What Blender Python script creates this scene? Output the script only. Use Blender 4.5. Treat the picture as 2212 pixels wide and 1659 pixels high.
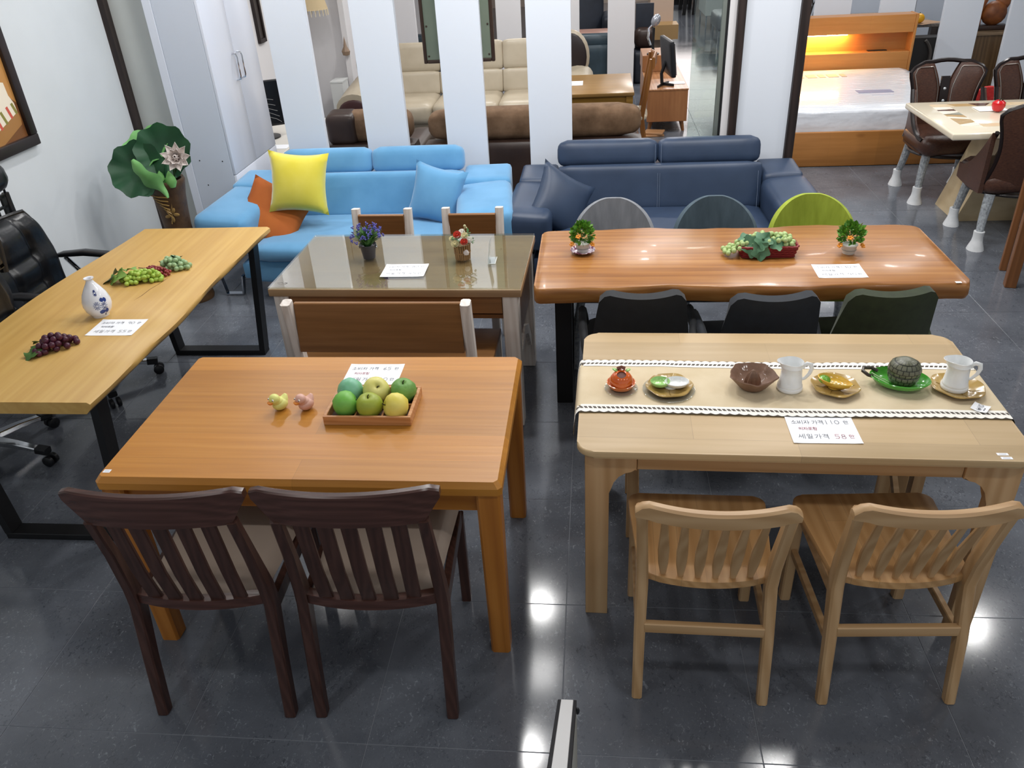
import bpy, bmesh, math, random
from mathutils import Vector, Matrix
R = math.radians
random.seed(7)
for o in list(bpy.data.objects): bpy.data.objects.remove(o)
S = bpy.context.scene
C = S.collection
# ---------------------------------------------------------------- camera
cd = bpy.data.cameras.new('camera'); cam = bpy.data.objects.new('camera', cd); C.objects.link(cam)
cd.sensor_width = 36; cd.lens = 28.135; cd.clip_start = .02; cd.clip_end = 100
cx, cy, cz = (0.99472, 0.089081, -0.050962), (-0.002515, 0.517576, 0.855634), (0.102598, -0.850987, 0.515067)
cam.matrix_world = Matrix(((cx[0], cy[0], cz[0], 0), (cx[1], cy[1], cz[1], 0), (cx[2], cy[2], cz[2], 2.2164), (0, 0, 0, 1)))
S.camera = cam
# ---------------------------------------------------------------- colour management, world
S.view_settings.view_transform = 'Standard'; S.view_settings.look = 'None'
S.view_settings.gamma = 1; S.view_settings.use_curve_mapping = False
S.view_settings.exposure = 0.0
W = bpy.data.worlds.new('world'); S.world = W; W.use_nodes = True
W.node_tree.nodes['Background'].inputs[0].default_value = (.90, .95, 1, 1)
W.node_tree.nodes['Background'].inputs[1].default_value = .55
# ---------------------------------------------------------------- ceiling lamps
CEIL = 3.05
def lamp(name, x, y, sx, sy, power, col=(1, .985, .97), disk=False, z=None):
    l = bpy.data.lights.new(name, 'AREA'); o = bpy.data.objects.new(name, l); C.objects.link(o)
    l.shape = 'DISK' if disk else 'RECTANGLE'; l.size = sx
    if not disk: l.size_y = sy
    l.energy = power * .39; l.color = col; o.location = (x, y, (CEIL if z is None else z) - .02)
for x, y, pw in ((-.48, 3.55, 40), (-.46, 4.95, 40), (3.07, 4.85, 34), (3.1, 3.4, 30), (-2.3, 3.55, 26), (-2.35, 5.2, 40),
              (1.3, 4.95, 36), (1.25, 3.45, 26), (-1.3, 8.0, 60), (.6, 8.0, 66), (.7, 10.6, 70), (-2.2, 6.9, 36), (2.6, 6.4, 44),
              (3.6, 8.4, 40), (5, 6.5, 40), (1.6, 12.8, 80), (1.4, 16, 110), (2.6, 9.0, 24), (3.6, 11.6, 40), (-.4, 12.3, 70), (-1.6, .9, 20), (.1, .9, 16), (1.8, .9, 20), (3.4, 1.2, 20)):
    lamp('downlight', x, y, .16, .16, pw, disk=True)
for x, y, sx, sy, pw in ((.67, 3.53, .16, .6, 22), (-.9, 4.25, 1.2, .3, 60), (.9, 4.3, 1.2, .3, 60), (1.8, 6.6, .6, .6, 40), (-1.2, 6.9, 1.2, .3, 55), (1.9, 19.0, 1.2, 1.2, 120),
                    (-1.2, 10.5, 1.2, .6, 90), (4.6, 11.6, 1.2, .6, 70)):
    lamp('panel_light', x, y, sx, sy, pw)

# ---------------------------------------------------------------- helpers
def lin(h):
    h = h.lstrip('#'); v = [int(h[i:i+2], 16) / 255 for i in (0, 2, 4)]
    return tuple((c / 12.92 if c <= .04045 else ((c + .055) / 1.055) ** 2.4) for c in v) + (1,)
def N(nt, t, **kw):
    n = nt.nodes.new(t)
    for k, v in kw.items():
        if k.startswith('i_'): n.inputs[int(k[2:]) if k[2:].isdigit() else k[2:].replace('_', ' ')].default_value = v
        else: setattr(n, k, v)
    return n
MATS = {}
def mat(name, col='#808080', rough=.5, metal=0, spec=.5, coat=0, trans=0, emis=None, estr=0, sheen=0, alpha=1, ior=1.45, sss=0):
    if name in MATS: return MATS[name]
    m = bpy.data.materials.new(name); m.use_nodes = True; nt = m.node_tree
    b = nt.nodes['Principled BSDF']
    b.inputs['Base Color'].default_value = lin(col); b.inputs['Roughness'].default_value = rough; b.inputs['Metallic'].default_value = metal
    b.inputs['Specular IOR Level'].default_value = spec; b.inputs['Coat Weight'].default_value = coat; b.inputs['Coat Roughness'].default_value = .08
    b.inputs['Transmission Weight'].default_value = trans; b.inputs['IOR'].default_value = ior; b.inputs['Sheen Weight'].default_value = sheen
    b.inputs['Alpha'].default_value = alpha
    if sss: b.inputs['Subsurface Weight'].default_value = sss; b.inputs['Subsurface Radius'].default_value = (.02, .015, .01); b.inputs['Subsurface Scale'].default_value = 1
    if emis: b.inputs['Emission Color'].default_value = lin(emis); b.inputs['Emission Strength'].default_value = estr
    MATS[name] = m; return m
def thin_glass(name, tint='#f4faf7', ior=1.5, rough=0.0, veil=0.0):
    if name in MATS: return MATS[name]
    m = bpy.data.materials.new(name); m.use_nodes = True; nt = m.node_tree; nt.nodes.remove(nt.nodes['Principled BSDF'])
    tr = nt.nodes.new('ShaderNodeBsdfTransparent'); tr.inputs[0].default_value = lin(tint)
    gl = nt.nodes.new('ShaderNodeBsdfGlossy'); gl.inputs['Roughness'].default_value = rough
    lw = nt.nodes.new('ShaderNodeLayerWeight'); lw.inputs[0].default_value = .5
    pw = nt.nodes.new('ShaderNodeMath'); pw.operation = 'POWER'; pw.inputs[1].default_value = 3.0; nt.links.new(lw.outputs['Facing'], pw.inputs[0])
    f0 = ((ior-1)/(ior+1))**2; fr = nt.nodes.new('ShaderNodeMapRange'); fr.inputs[3].default_value = f0; fr.inputs[4].default_value = 1.0; nt.links.new(pw.outputs[0], fr.inputs[0])
    mx = nt.nodes.new('ShaderNodeMixShader'); nt.links.new(fr.outputs[0], mx.inputs[0]); nt.links.new(tr.outputs[0], mx.inputs[1]); nt.links.new(gl.outputs[0], mx.inputs[2])
    o = mx.outputs[0]
    if veil:
        df = nt.nodes.new('ShaderNodeBsdfDiffuse'); df.inputs[0].default_value = lin('#eef2f4'); m2 = nt.nodes.new('ShaderNodeMixShader'); m2.inputs[0].default_value = veil
        nt.links.new(o, m2.inputs[1]); nt.links.new(df.outputs[0], m2.inputs[2]); o = m2.outputs[0]
    nt.links.new(o, nt.nodes['Material Output'].inputs[0]); MATS[name] = m; return m
def bsdf(m): return m.node_tree.nodes['Principled BSDF']
def ramp(nt, stops):
    r = N(nt, 'ShaderNodeValToRGB'); e = r.color_ramp.elements
    while len(e) < len(stops): e.new(.5)
    for el, (p, c) in zip(e, stops): el.position = p; el.color = lin(c) if isinstance(c, str) else c
    return r
def L(nt, a, b): nt.links.new(a, b)
def bump(m, src, strength, dist=.01):
    nt = m.node_tree; bp = N(nt, 'ShaderNodeBump', i_Strength=strength, i_Distance=dist)
    L(nt, src, bp.inputs['Height']); L(nt, bp.outputs[0], bsdf(m).inputs['Normal'])
def coords(nt, scale, out='Object', rot=(0, 0, 0), loc=(0, 0, 0)):
    if out == 'World': src = N(nt, 'ShaderNodeNewGeometry').outputs['Position']
    else: src = N(nt, 'ShaderNodeTexCoord').outputs[out]
    mp = N(nt, 'ShaderNodeMapping'); mp.inputs['Scale'].default_value = scale; mp.inputs['Rotation'].default_value = rot; mp.inputs['Location'].default_value = loc
    L(nt, src, mp.inputs[0]); return mp.outputs[0]
def wood(name, dark, mid, light, axis='X', rough=.35, scale=1, coat=0, boards=None, grain=.5, knots=False, spec=.5, bumpv=.08, ring=.35):
    """grain runs along axis; boards = (length, width) gives glued staves of slightly different tone"""
    if name in MATS: return MATS[name]
    m = mat(name, mid, rough, coat=coat, spec=spec); nt = m.node_tree
    i = 'XYZ'.index(axis); s = [8.0 * scale] * 3; s[i] = 1.1 * scale
    fine = [70.0 * scale] * 3; fine[i] = 2.2 * scale
    n1 = N(nt, 'ShaderNodeTexNoise', i_Scale=1.0, i_Detail=4.0, i_Distortion=.8); L(nt, coords(nt, s), n1.inputs[0])
    n2 = N(nt, 'ShaderNodeTexNoise', i_Scale=1.0, i_Detail=3.0); L(nt, coords(nt, fine), n2.inputs[0])
    sw = [14.0 * scale] * 3; sw[i] = .45 * scale
    wv = N(nt, 'ShaderNodeTexWave', wave_type='BANDS', bands_direction='DIAGONAL', i_Scale=1.0, i_Distortion=7.0, i_Detail=2.0); L(nt, coords(nt, sw), wv.inputs[0])
    mx = N(nt, 'ShaderNodeMix', data_type='FLOAT', i_0=ring); L(nt, n1.outputs[0], mx.inputs[2]); L(nt, wv.outputs['Fac'], mx.inputs[3])
    mx2 = N(nt, 'ShaderNodeMix', data_type='FLOAT', i_0=grain * .5); L(nt, mx.outputs[0], mx2.inputs[2]); L(nt, n2.outputs[0], mx2.inputs[3])
    r = ramp(nt, [(.25, dark), (.5, mid), (.78, light)]); L(nt, mx2.outputs[0], r.inputs[0])
    col = r.outputs[0]
    if boards:
        bl, bw = boards
        order = {'X': (0, 0, 0), 'Y': (0, 0, R(90))}.get(axis, (0, R(90), 0))
        br = N(nt, 'ShaderNodeTexBrick', offset=.37, i_Scale=1.0); br.inputs['Color1'].default_value = (.84, .84, .84, 1); br.inputs['Color2'].default_value = (1.1, 1.08, 1.04, 1)
        br.inputs['Mortar'].default_value = (.8, .8, .8, 1); br.inputs['Mortar Size'].default_value = .0008; br.inputs['Brick Width'].default_value = bl; br.inputs['Row Height'].default_value = bw
        br.inputs['Bias'].default_value = 0.1
        L(nt, coords(nt, (1, 1, 1), rot=order), br.inputs[0])
        mm = N(nt, 'ShaderNodeMix', data_type='RGBA', blend_type='MULTIPLY'); mm.inputs[0].default_value = 1
        L(nt, col, mm.inputs[6]); L(nt, br.outputs[0], mm.inputs[7]); col = mm.outputs[2]
    if knots:
        ks = [3.2 * scale] * 3; ks[i] = 1.5 * scale
        vo = N(nt, 'ShaderNodeTexVoronoi', feature='F1', i_Scale=1.0); vo.inputs['Randomness'].default_value = 1; L(nt, coords(nt, ks, loc=(.3, .7, .1)), vo.inputs[0])
        rk = ramp(nt, [(.0, (.25, .16, .1, 1)), (.05, (.5, .4, .3, 1)), (.1, (1, 1, 1, 1))]); L(nt, vo.outputs['Distance'], rk.inputs[0])
        mm = N(nt, 'ShaderNodeMix', data_type='RGBA', blend_type='MULTIPLY'); mm.inputs[0].default_value = .85
        L(nt, col, mm.inputs[6]); L(nt, rk.outputs[0], mm.inputs[7]); col = mm.outputs[2]
    L(nt, col, bsdf(m).inputs['Base Color'])
    if bumpv: bump(m, mx2.outputs[0], bumpv, .004)
    return m
def noisy(name, a, b, scale=8, rough=.6, bumpv=0, detail=4, sc3=(1, 1, 1), lo=.3, hi=.7, out='Object', bscale=None, **kw):
    if name in MATS: return MATS[name]
    m = mat(name, a, rough, **kw); nt = m.node_tree
    n = N(nt, 'ShaderNodeTexNoise', i_Scale=float(scale), i_Detail=float(detail)); cc = coords(nt, sc3, out); L(nt, cc, n.inputs[0])
    r = ramp(nt, [(lo, a), (hi, b)]); L(nt, n.outputs[0], r.inputs[0]); L(nt, r.outputs[0], bsdf(m).inputs['Base Color'])
    if bumpv:
        if bscale: 
            n = N(nt, 'ShaderNodeTexNoise', i_Scale=float(bscale), i_Detail=3.0); L(nt, cc, n.inputs[0])
        bump(m, n.outputs[0], bumpv, .006)
    return m

class B:
    """collects geometry for ONE mesh object"""
    def __init__(s): s.bm = bmesh.new(); s.mi = 0
    def _fin(s, fs):
        for f in fs: f.material_index = s.mi
        return s
    def box(s, c, d, rot=None, bev=0, seg=2):
        r = bmesh.ops.create_cube(s.bm, size=1); vs = r['verts']
        M = Matrix.Translation(c) @ (rot.to_4x4() if rot is not None else Matrix()) @ Matrix.Diagonal((d[0], d[1], d[2], 1))
        bmesh.ops.transform(s.bm, matrix=M, verts=vs)
        fs = list({f for v in vs for f in v.link_faces})
        if bev:
            es = list({e for v in vs for e in v.link_edges})
            fs = [f for f in fs]
            r = bmesh.ops.bevel(s.bm, geom=es, offset=bev, segments=seg, profile=.5, affect='EDGES', clamp_overlap=True)
            fs = [f for f in set(r['faces']) | {f for f in fs if f.is_valid}]
        return s._fin(fs)
    def bx(s, x0, x1, y0, y1, z0, z1, bev=0, seg=2):
        return s.box(((x0+x1)/2, (y0+y1)/2, (z0+z1)/2), (abs(x1-x0), abs(y1-y0), abs(z1-z0)), bev=bev, seg=seg)
    def loft(s, rings, cap=True, closed=True, loop=False):
        vr = [[s.bm.verts.new(p) for p in ring] for ring in rings]
        fs = []; n = len(rings[0]); m = n if closed else n - 1
        pairs = list(zip(vr, vr[1:])) + ([(vr[-1], vr[0])] if loop else [])
        for a, b in pairs:
            for i in range(m):
                j = (i + 1) % n
                try: fs.append(s.bm.faces.new((a[i], a[j], b[j], b[i])))
                except ValueError: pass
        if cap and closed and not loop:
            for q in (vr[0][::-1], vr[-1]):
                try: fs.append(s.bm.faces.new(q))
                except ValueError: pass
        return s._fin(fs)
    def prism(s, poly, a0, a1, axis='z', bev=0, seg=2, M=None):
        def P(u, v, w):
            p = Vector({'z': (u, v, w), 'y': (u, w, v), 'x': (w, u, v)}[axis])
            return M @ p if M is not None else p
        if axis == 'y': pl = poly[::-1]
        else: pl = poly
        va = [s.bm.verts.new(P(u, v, a0)) for u, v in pl]; vb = [s.bm.verts.new(P(u, v, a1)) for u, v in pl]
        n = len(pl); fs = [s.bm.faces.new(va[::-1]), s.bm.faces.new(vb)]
        for i in range(n): fs.append(s.bm.faces.new((va[i], va[(i+1) % n], vb[(i+1) % n], vb[i])))
        if bev:
            es = list({e for f in fs[:2] for e in f.edges})
            r = bmesh.ops.bevel(s.bm, geom=es, offset=bev, segments=seg, profile=.5, affect='EDGES', clamp_overlap=True)
            fs = list(set(r['faces']) | {f for f in fs if f.is_valid})
        return s._fin(fs)
    def tube(s, pts, r, seg=8, cap=True, loop=False, flat=1.0, up=None):
        pts = [Vector(p) for p in pts]; n = len(pts); rr = r if isinstance(r, (list, tuple)) else [r] * n
        rings = []; pu = Vector(up) if up else None
        for i, p in enumerate(pts):
            a = pts[(i-1) % n] if (i > 0 or loop) else p; b = pts[(i+1) % n] if (i < n-1 or loop) else p
            t = (b - a).normalized() if (b - a).length > 1e-9 else Vector((0, 0, 1))
            if pu is None: pu = Vector((0, 0, 1)) if abs(t.z) < .9 else Vector((1, 0, 0))
            x = pu.cross(t)
            if x.length < 1e-6: x = Vector((1, 0, 0)).cross(t)
            x.normalize(); y = t.cross(x).normalized()
            if not up: pu = y
            rings.append([p + x * (math.cos(2*math.pi*k/seg) * rr[i]) + y * (math.sin(2*math.pi*k/seg) * rr[i] * flat) for k in range(seg)])
        return s.loft(rings, cap, True, loop)
    def beam(s, pts, sx, sy, up=(1, 0, 0), bev=0):
        """rectangular bar along pts; sx along 'up', sy across (lists allowed)"""
        pts = [Vector(p) for p in pts]; n = len(pts)
        fx = sx if isinstance(sx, (list, tuple)) else [sx] * n; fy = sy if isinstance(sy, (list, tuple)) else [sy] * n
        rings = []; U = Vector(up)
        for i, p in enumerate(pts):
            a = pts[max(i-1, 0)]; b = pts[min(i+1, n-1)]; t = (b - a).normalized()
            y = t.cross(U).normalized(); x = y.cross(t).normalized(); hx, hy = fx[i]/2, fy[i]/2
            if bev:
                q = [(-hx+bev, -hy), (hx-bev, -hy), (hx, -hy+bev), (hx, hy-bev), (hx-bev, hy), (-hx+bev, hy), (-hx, hy-bev), (-hx, -hy+bev)]
            else: q = [(-hx, -hy), (hx, -hy), (hx, hy), (-hx, hy)]
            rings.append([p + x * u + y * v for u, v in q])
        return s.loft(rings)
    def lathe(s, prof, seg=24, c=(0, 0, 0), sx=1, sy=1, wob=None, M=None):
        """prof = (r, z) pairs from bottom to top; r 0 closes"""
        rings = []
        for r, z in prof:
            ring = []
            for k in range(seg):
                a = 2*math.pi*k/seg; q = (wob(a, r, z) if wob else 1)
                p = Vector((c[0] + r*q*sx*math.cos(a), c[1] + r*q*sy*math.sin(a), c[2] + z)); ring.append(M @ p if M is not None else p)
            rings.append(ring)
        return s.loft(rings, cap=True)
    def ball(s, c, r, seg=12, rings=8, M=None):
        r = r if isinstance(r, (tuple, list)) else (r, r, r)
        q = bmesh.ops.create_uvsphere(s.bm, u_segments=seg, v_segments=rings, radius=1); vs = q['verts']
        T = Matrix.Translation(c) @ (M.to_4x4() if M is not None else Matrix()) @ Matrix.Diagonal((r[0], r[1], r[2], 1))
        bmesh.ops.transform(s.bm, matrix=T, verts=vs)
        return s._fin({f for v in vs for f in v.link_faces})
    def grid(s, fn, nu, nv, thick=0, loopu=False):
        """surface fn(u, v) with u, v in 0..1; thick makes a closed shell"""
        mu = nu if loopu else nu + 1
        V = [[s.bm.verts.new(fn(i/nu, j/nv)) for j in range(nv+1)] for i in range(mu)]
        fs = []
        for i in range(nu):
            for j in range(nv): fs.append(s.bm.faces.new((V[i][j], V[(i+1) % mu][j], V[(i+1) % mu][j+1], V[i][j+1])))
        if thick:
            s.bm.normal_update()
            r = bmesh.ops.solidify(s.bm, geom=fs, thickness=thick)
            fs = fs + [g for g in r['geom'] if isinstance(g, bmesh.types.BMFace)]
        return s._fin(fs)
    def cushion(s, c, d, n=12, puff=.5, rot=None, pinch=.12):
        """throw pillow lying in its local xz plane: corners drawn out, middle fat"""
        hx, hy, hz = d[0]/2, d[1]/2, d[2]/2; M = rot if rot is not None else Matrix.Identity(3); c = Vector(c)
        def side(sg):
            def f(u, v):
                a, b = 2*u-1, 2*v-1
                k = 1 - pinch * (1 - b*b) ; l = 1 - pinch * (1 - a*a)
                t = max(0, (1-a*a)*(1-b*b)) ** puff
                return c + M @ Vector((hx*a*k, sg*hy*(t+.02), hz*b*l))
            return f
        s.grid(side(1), n, n); s.grid(side(-1), n, n)
        bmesh.ops.remove_doubles(s.bm, verts=s.bm.verts, dist=hy*.05)
        return s
    def rbox(s, c, d, r=.05, n=4, rot=None, puff=0, sub=6):
        """soft upholstered block: rounded box with slightly crowned faces"""
        M = rot.to_3x3() if rot is not None else Matrix.Identity(3); c = Vector(c); h = Vector(d) / 2
        m = sub + 1; seen = {}; fs = set()
        def vert(i, j, k):
            if (i, j, k) not in seen:
                v = s.bm.verts.new((2*i/m-1, 2*j/m-1, 2*k/m-1)); seen[(i, j, k)] = v
            return seen[(i, j, k)]
        for a in range(m):
            for e in range(m):
                for w in (0, m):
                    for P in (lambda p, q: (w, p, q), lambda p, q: (p, w, q), lambda p, q: (p, q, w)):
                        fs.add(s.bm.faces.new((vert(*P(a, e)), vert(*P(a+1, e)), vert(*P(a+1, e+1)), vert(*P(a, e+1)))))
        seen = list(seen.values())
        rr = min(r, min(h) * .98)
        for v in seen:
            p = Vector((v.co.x, v.co.y, v.co.z))
            # push the grid lines towards the corners so that the rounding gets enough vertices
            p = Vector([math.copysign(abs(t) ** .6, t) for t in p])
            g = Vector((p.x*h.x, p.y*h.y, p.z*h.z))
            inner = Vector([max(-(h[i]-rr), min(h[i]-rr, g[i])) for i in range(3)])
            dv = g - inner
            if dv.length > 1e-9:
                g = inner + dv.normalized() * rr
            if puff:
                for i in range(3):
                    j, k = (i+1) % 3, (i+2) % 3
                    g[i] *= 1 + puff * (1 - p[j]**2) * (1 - p[k]**2)
            v.co = c + M @ g
        return s._fin(fs)
def out(name, b, m, parent=None, smooth=True, ang=35, loc=None, label=None):
    if not isinstance(m, (list, tuple)): m = [m]
    me = bpy.data.meshes.new(name); bmesh.ops.recalc_face_normals(b.bm, faces=b.bm.faces); b.bm.to_mesh(me); b.bm.free()
    for x in m: me.materials.append(x)
    if smooth:
        me.shade_smooth()
        try: me.set_sharp_from_angle(angle=R(ang))
        except Exception: pass
    o = bpy.data.objects.new(name, me); C.objects.link(o)
    if parent is not None: o.parent = parent
    if loc: o.location = loc
    if label: o['label'] = label
    return o
def tag(o, label, cat, group=None):
    o['label'] = label; o['category'] = cat
    if group: o['group'] = group
    return o
def thing(name, label, cat, loc=(0, 0, 0), rz=0, group=None):
    o = bpy.data.objects.new(name, None); C.objects.link(o); o.empty_display_size = .1
    o.location = loc; o.rotation_euler = (0, 0, R(rz)); return tag(o, label, cat, group)
def struct(name, b, m, parent=None, **kw):
    o = out(name, b, m, parent, **kw)
    if parent is None: o['kind'] = 'structure'
    return o
def copytree(root, loc, rz, label, group=None):
    r = root.copy(); C.objects.link(r); r.location = loc; r.rotation_euler = (0, 0, R(rz)); r['label'] = label
    if group: r['group'] = group
    for ch in list(root.children):
        c = ch.copy(); C.objects.link(c); c.parent = r
        for g in ch.children:
            d = g.copy(); C.objects.link(d); d.parent = c
    return r
def lerp(a, b, t): return a + (b - a) * t
def arc(cx, cy, r, a0, a1, n): return [(cx + r*math.cos(R(lerp(a0, a1, i/n))), cy + r*math.sin(R(lerp(a0, a1, i/n)))) for i in range(n+1)]
def rrect(x0, x1, y0, y1, r, n=5):
    return arc(x1-r, y0+r, r, -90, 0, n) + arc(x1-r, y1-r, r, 0, 90, n) + arc(x0+r, y1-r, r, 90, 180, n) + arc(x0+r, y0+r, r, 180, 270, n)
def rot(x=0, y=0, z=0): return (Matrix.Rotation(R(z), 3, 'Z') @ Matrix.Rotation(R(y), 3, 'Y') @ Matrix.Rotation(R(x), 3, 'X'))
# ================================================================ the setting
def tile_mat():
    m = mat('floor_tile_stone', '#62666e', .11, spec=.5); nt = m.node_tree
    co = coords(nt, (1, 1, 1), 'World')
    big = N(nt, 'ShaderNodeTexNoise', i_Scale=2.2, i_Detail=7.0, i_Roughness=.6); L(nt, co, big.inputs[0])
    r1 = ramp(nt, [(.32, '#53565d'), (.5, '#5e626a'), (.68, '#6a6e76')]); L(nt, big.outputs[0], r1.inputs[0])
    col = r1.outputs[0]
    for sc, lo, hi, c, q, an in ((62.0, .59, .65, '#9aa0a8', 3.1, 30), (58.0, .57, .63, '#2a2d34', 7.3, -20), (120.0, .62, .68, '#b4b9c0', 5.7, 75), (110.0, .62, .68, '#1d2026', 9.1, 50)):
        st = coords(nt, (1, .72, 1), 'World', rot=(0, 0, R(an)), loc=(q, q*.7, 0))
        f = N(nt, 'ShaderNodeTexNoise', i_Scale=sc*.9, i_Detail=5.0, i_Roughness=.65, i_Distortion=1.6); L(nt, st, f.inputs[0])
        k = N(nt, 'ShaderNodeTexNoise', i_Scale=4.5, i_Detail=4.0); L(nt, coords(nt, (1, 1, 1), 'World', loc=(q*2, q, 0)), k.inputs[0])
        rk = ramp(nt, [(.42, (.05, .05, .05, 1)), (.6, (1, 1, 1, 1))]); L(nt, k.outputs[0], rk.inputs[0])
        rf = ramp(nt, [(lo, (0, 0, 0, 1)), (hi, (1, 1, 1, 1))]); L(nt, f.outputs[0], rf.inputs[0])
        mu = N(nt, 'ShaderNodeMath', operation='MULTIPLY'); L(nt, rk.outputs[0], mu.inputs[0]); L(nt, rf.outputs[0], mu.inputs[1])
        mm = N(nt, 'ShaderNodeMath', operation='MULTIPLY'); L(nt, mu.outputs[0], mm.inputs[0]); mm.inputs[1].default_value = .5
        mx = N(nt, 'ShaderNodeMix', data_type='RGBA'); L(nt, mm.outputs[0], mx.inputs[0]); L(nt, col, mx.inputs[6]); mx.inputs[7].default_value = lin(c); col = mx.outputs[2]
    L(nt, col, bsdf(m).inputs['Base Color'])
    rr = N(nt, 'ShaderNodeMapRange'); rr.inputs[3].default_value = .07; rr.inputs[4].default_value = .17; L(nt, big.outputs[0], rr.inputs[0]); L(nt, rr.outputs[0], bsdf(m).inputs['Roughness'])
    return m
TILE = tile_mat()
GROUT = mat('grout', '#7c8087', .7)
floor = struct('floor', B().bx(-3.5, 9, -.6, 22, -.06, -.0015), GROUT)
x0, y0, ts = -.1006, 1.4978, .6
tb = B().box((0, 0, -.004), (ts-.0026, ts-.0026, .008), bev=.0008, seg=1)
t0 = None; far = B()
for j in range(-3, 35):
    for i in range(-6, 16):
        x, y = x0 + (i+.5)*ts, y0 + (j+.5)*ts
        near = (-3 <= j <= 13 and -5 <= i <= 6 and not (i > 3 and y < 3.5) and not (x > 2.4 and y < 2.6)) or (j < 24 and x > .9 and x < 2.3 and j >= 0) 
        if near and t0 is None: t0 = out('tile', tb, TILE, floor, loc=(x, y, 0))
        elif near:
            o = t0.copy(); C.objects.link(o); o.location = (x, y, 0)
        else: far.box((x, y, -.004), (ts-.0026, ts-.0026, .008))
f2 = out('tile_field', far, TILE, floor); f2['kind'] = 'stuff'
WALL = noisy('wall_paper', '#d3d8db', '#d8dde0', 3, .75, bumpv=.03, bscale=180)
WHITE = mat('white_gloss_panel', '#dde3ec', .32)
PINK = mat('white_paint', '#dedcdd', .7)
DARK = wood('dark_trim_wood', '#1c1412', '#2a1f1c', '#362a26', 'Z', .45)
struct('ceiling', B().bx(-3.5, 9, -.6, 22, CEIL, CEIL+.06), mat('ceiling_white', '#d5d8da', .8))
struct('wall_left', B().bx(-3.42, -3.3, -.6, 5.66, 0, CEIL), WALL)
struct('trim_1', B().bx(-3.31, -3.26, 5.6, 5.66, 0, CEIL), DARK)
struct('wall_alcove', B().bx(-3.42, -2.98, 5.663, 5.72, 0, CEIL), noisy('grey_paper', '#bfc3c0', '#c6c9c6', 3, .8))
struct('wall_left_room', B().bx(-3.42, -3.3, 5.72, 21.6, 0, CEIL), PINK)
struct('wall_left_back', B().bx(-3.3, -2.86, 9.75, 9.85, 0, CEIL).bx(-2.86, -2.80, 9.6, 9.85, 0, CEIL), PINK)
struct('wall_back', B().bx(-3.5, 9, 21.6, 21.7, 0, CEIL), mat('beige_wall', '#c9b8ab', .8))
struct('wall_rear_right', B().bx(2.45, 8.9, 12.9, 13.0, 0, CEIL), mat('pale_blue_grey_wall', '#b9c0cb', .8))
wn = struct('reflection_glow_1', B().bx(.5, 3.4, 21.52, 21.58, 1.1, 1.16).bx(.5, 3.4, 21.52, 21.58, 2.9, 2.96), GROUT)  # unseen glowing panel added to give the corridor floor its bright reflection
out('pane', B().bx(.5, 3.4, 21.55, 21.57, 1.16, 2.9), mat('added_glow', '#ffffff', .5, emis='#fff4f0', estr=2.6), wn, label='unseen glowing panel added for the corridor floor reflection')
struct('wall_right', B().bx(8.9, 9, 5, 21.6, 0, CEIL), WALL)
# slatted partition behind the two sofas
wm = struct('wall_middle', B().bx(-2.3, .97, 5.78, 5.83, 2.9, CEIL), WHITE)
for k, (a, b) in enumerate(((-2.245, -1.955), (-1.65, -1.345), (-1.062, -.77), (-.463, -.162))):
    out('slat', B().bx(a, b, 5.78, 5.83, 0, 2.9, bev=.002, seg=1), WHITE, wm)
wb = struct('wall_rear_slats', B().bx(-3.0, .7, 11.5, 11.55, 2.9, CEIL), PINK)
for a, b in ((-2.72, -2.39), (-1.93, -1.6), (-1.31, -.98), (-.52, -.21), (.16, .51)):
    out('slat', B().bx(a, b, 11.5, 11.55, 0, 2.9, bev=.002, seg=1), PINK, wb)
wr = struct('wall_right_slats', B().bx(2.2, 6.6, 10.0, 10.05, 2.9, CEIL), WHITE)
for a, b in ((2.42, 2.81), (3.12, 3.49), (3.80, 4.20), (4.50, 4.88), (5.2, 5.6), (5.9, 6.3)):
    out('slat', B().bx(a, b, 10.0, 10.05, 0, 2.9, bev=.002, seg=1), WHITE, wr)
# solid pier between the doorway and the bed corner, with its dark corner trims
struct('wall_pier', B().bx(.97, 1.312, 5.79, 5.86, 0, CEIL), WHITE)
struct('trim_2', B().bx(.915, .968, 5.76, 5.88, 0, CEIL, bev=.003, seg=1), DARK)
struct('trim_3', B().bx(1.314, 1.372, 5.76, 5.88, 0, CEIL, bev=.003, seg=1), DARK)
struct('trim_4', B().bx(.868, .914, 5.8, 5.86, 0, CEIL), PINK)
GLASS = thin_glass('clear_glass', '#e6eeec', 1.6)
GREYM = mat('grey_green_aluminium', '#8b928c', .35, metal=.6)
d1 = struct('door_1', B().bx(.825, .866, 5.82, 5.86, 0, 2.6, bev=.003, seg=1).bx(.62, .866, 5.82, 5.86, 2.56, 2.6), GREYM)
out('pane', B().bx(.645, .825, 5.836, 5.844, .01, 2.56), GLASS, d1, label='clear glass of the sliding door')
out('seal', B().bx(.852, .866, 5.815, 5.82, 0, 2.6), mat('black_rubber', '#111214', .6), d1)
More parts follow.
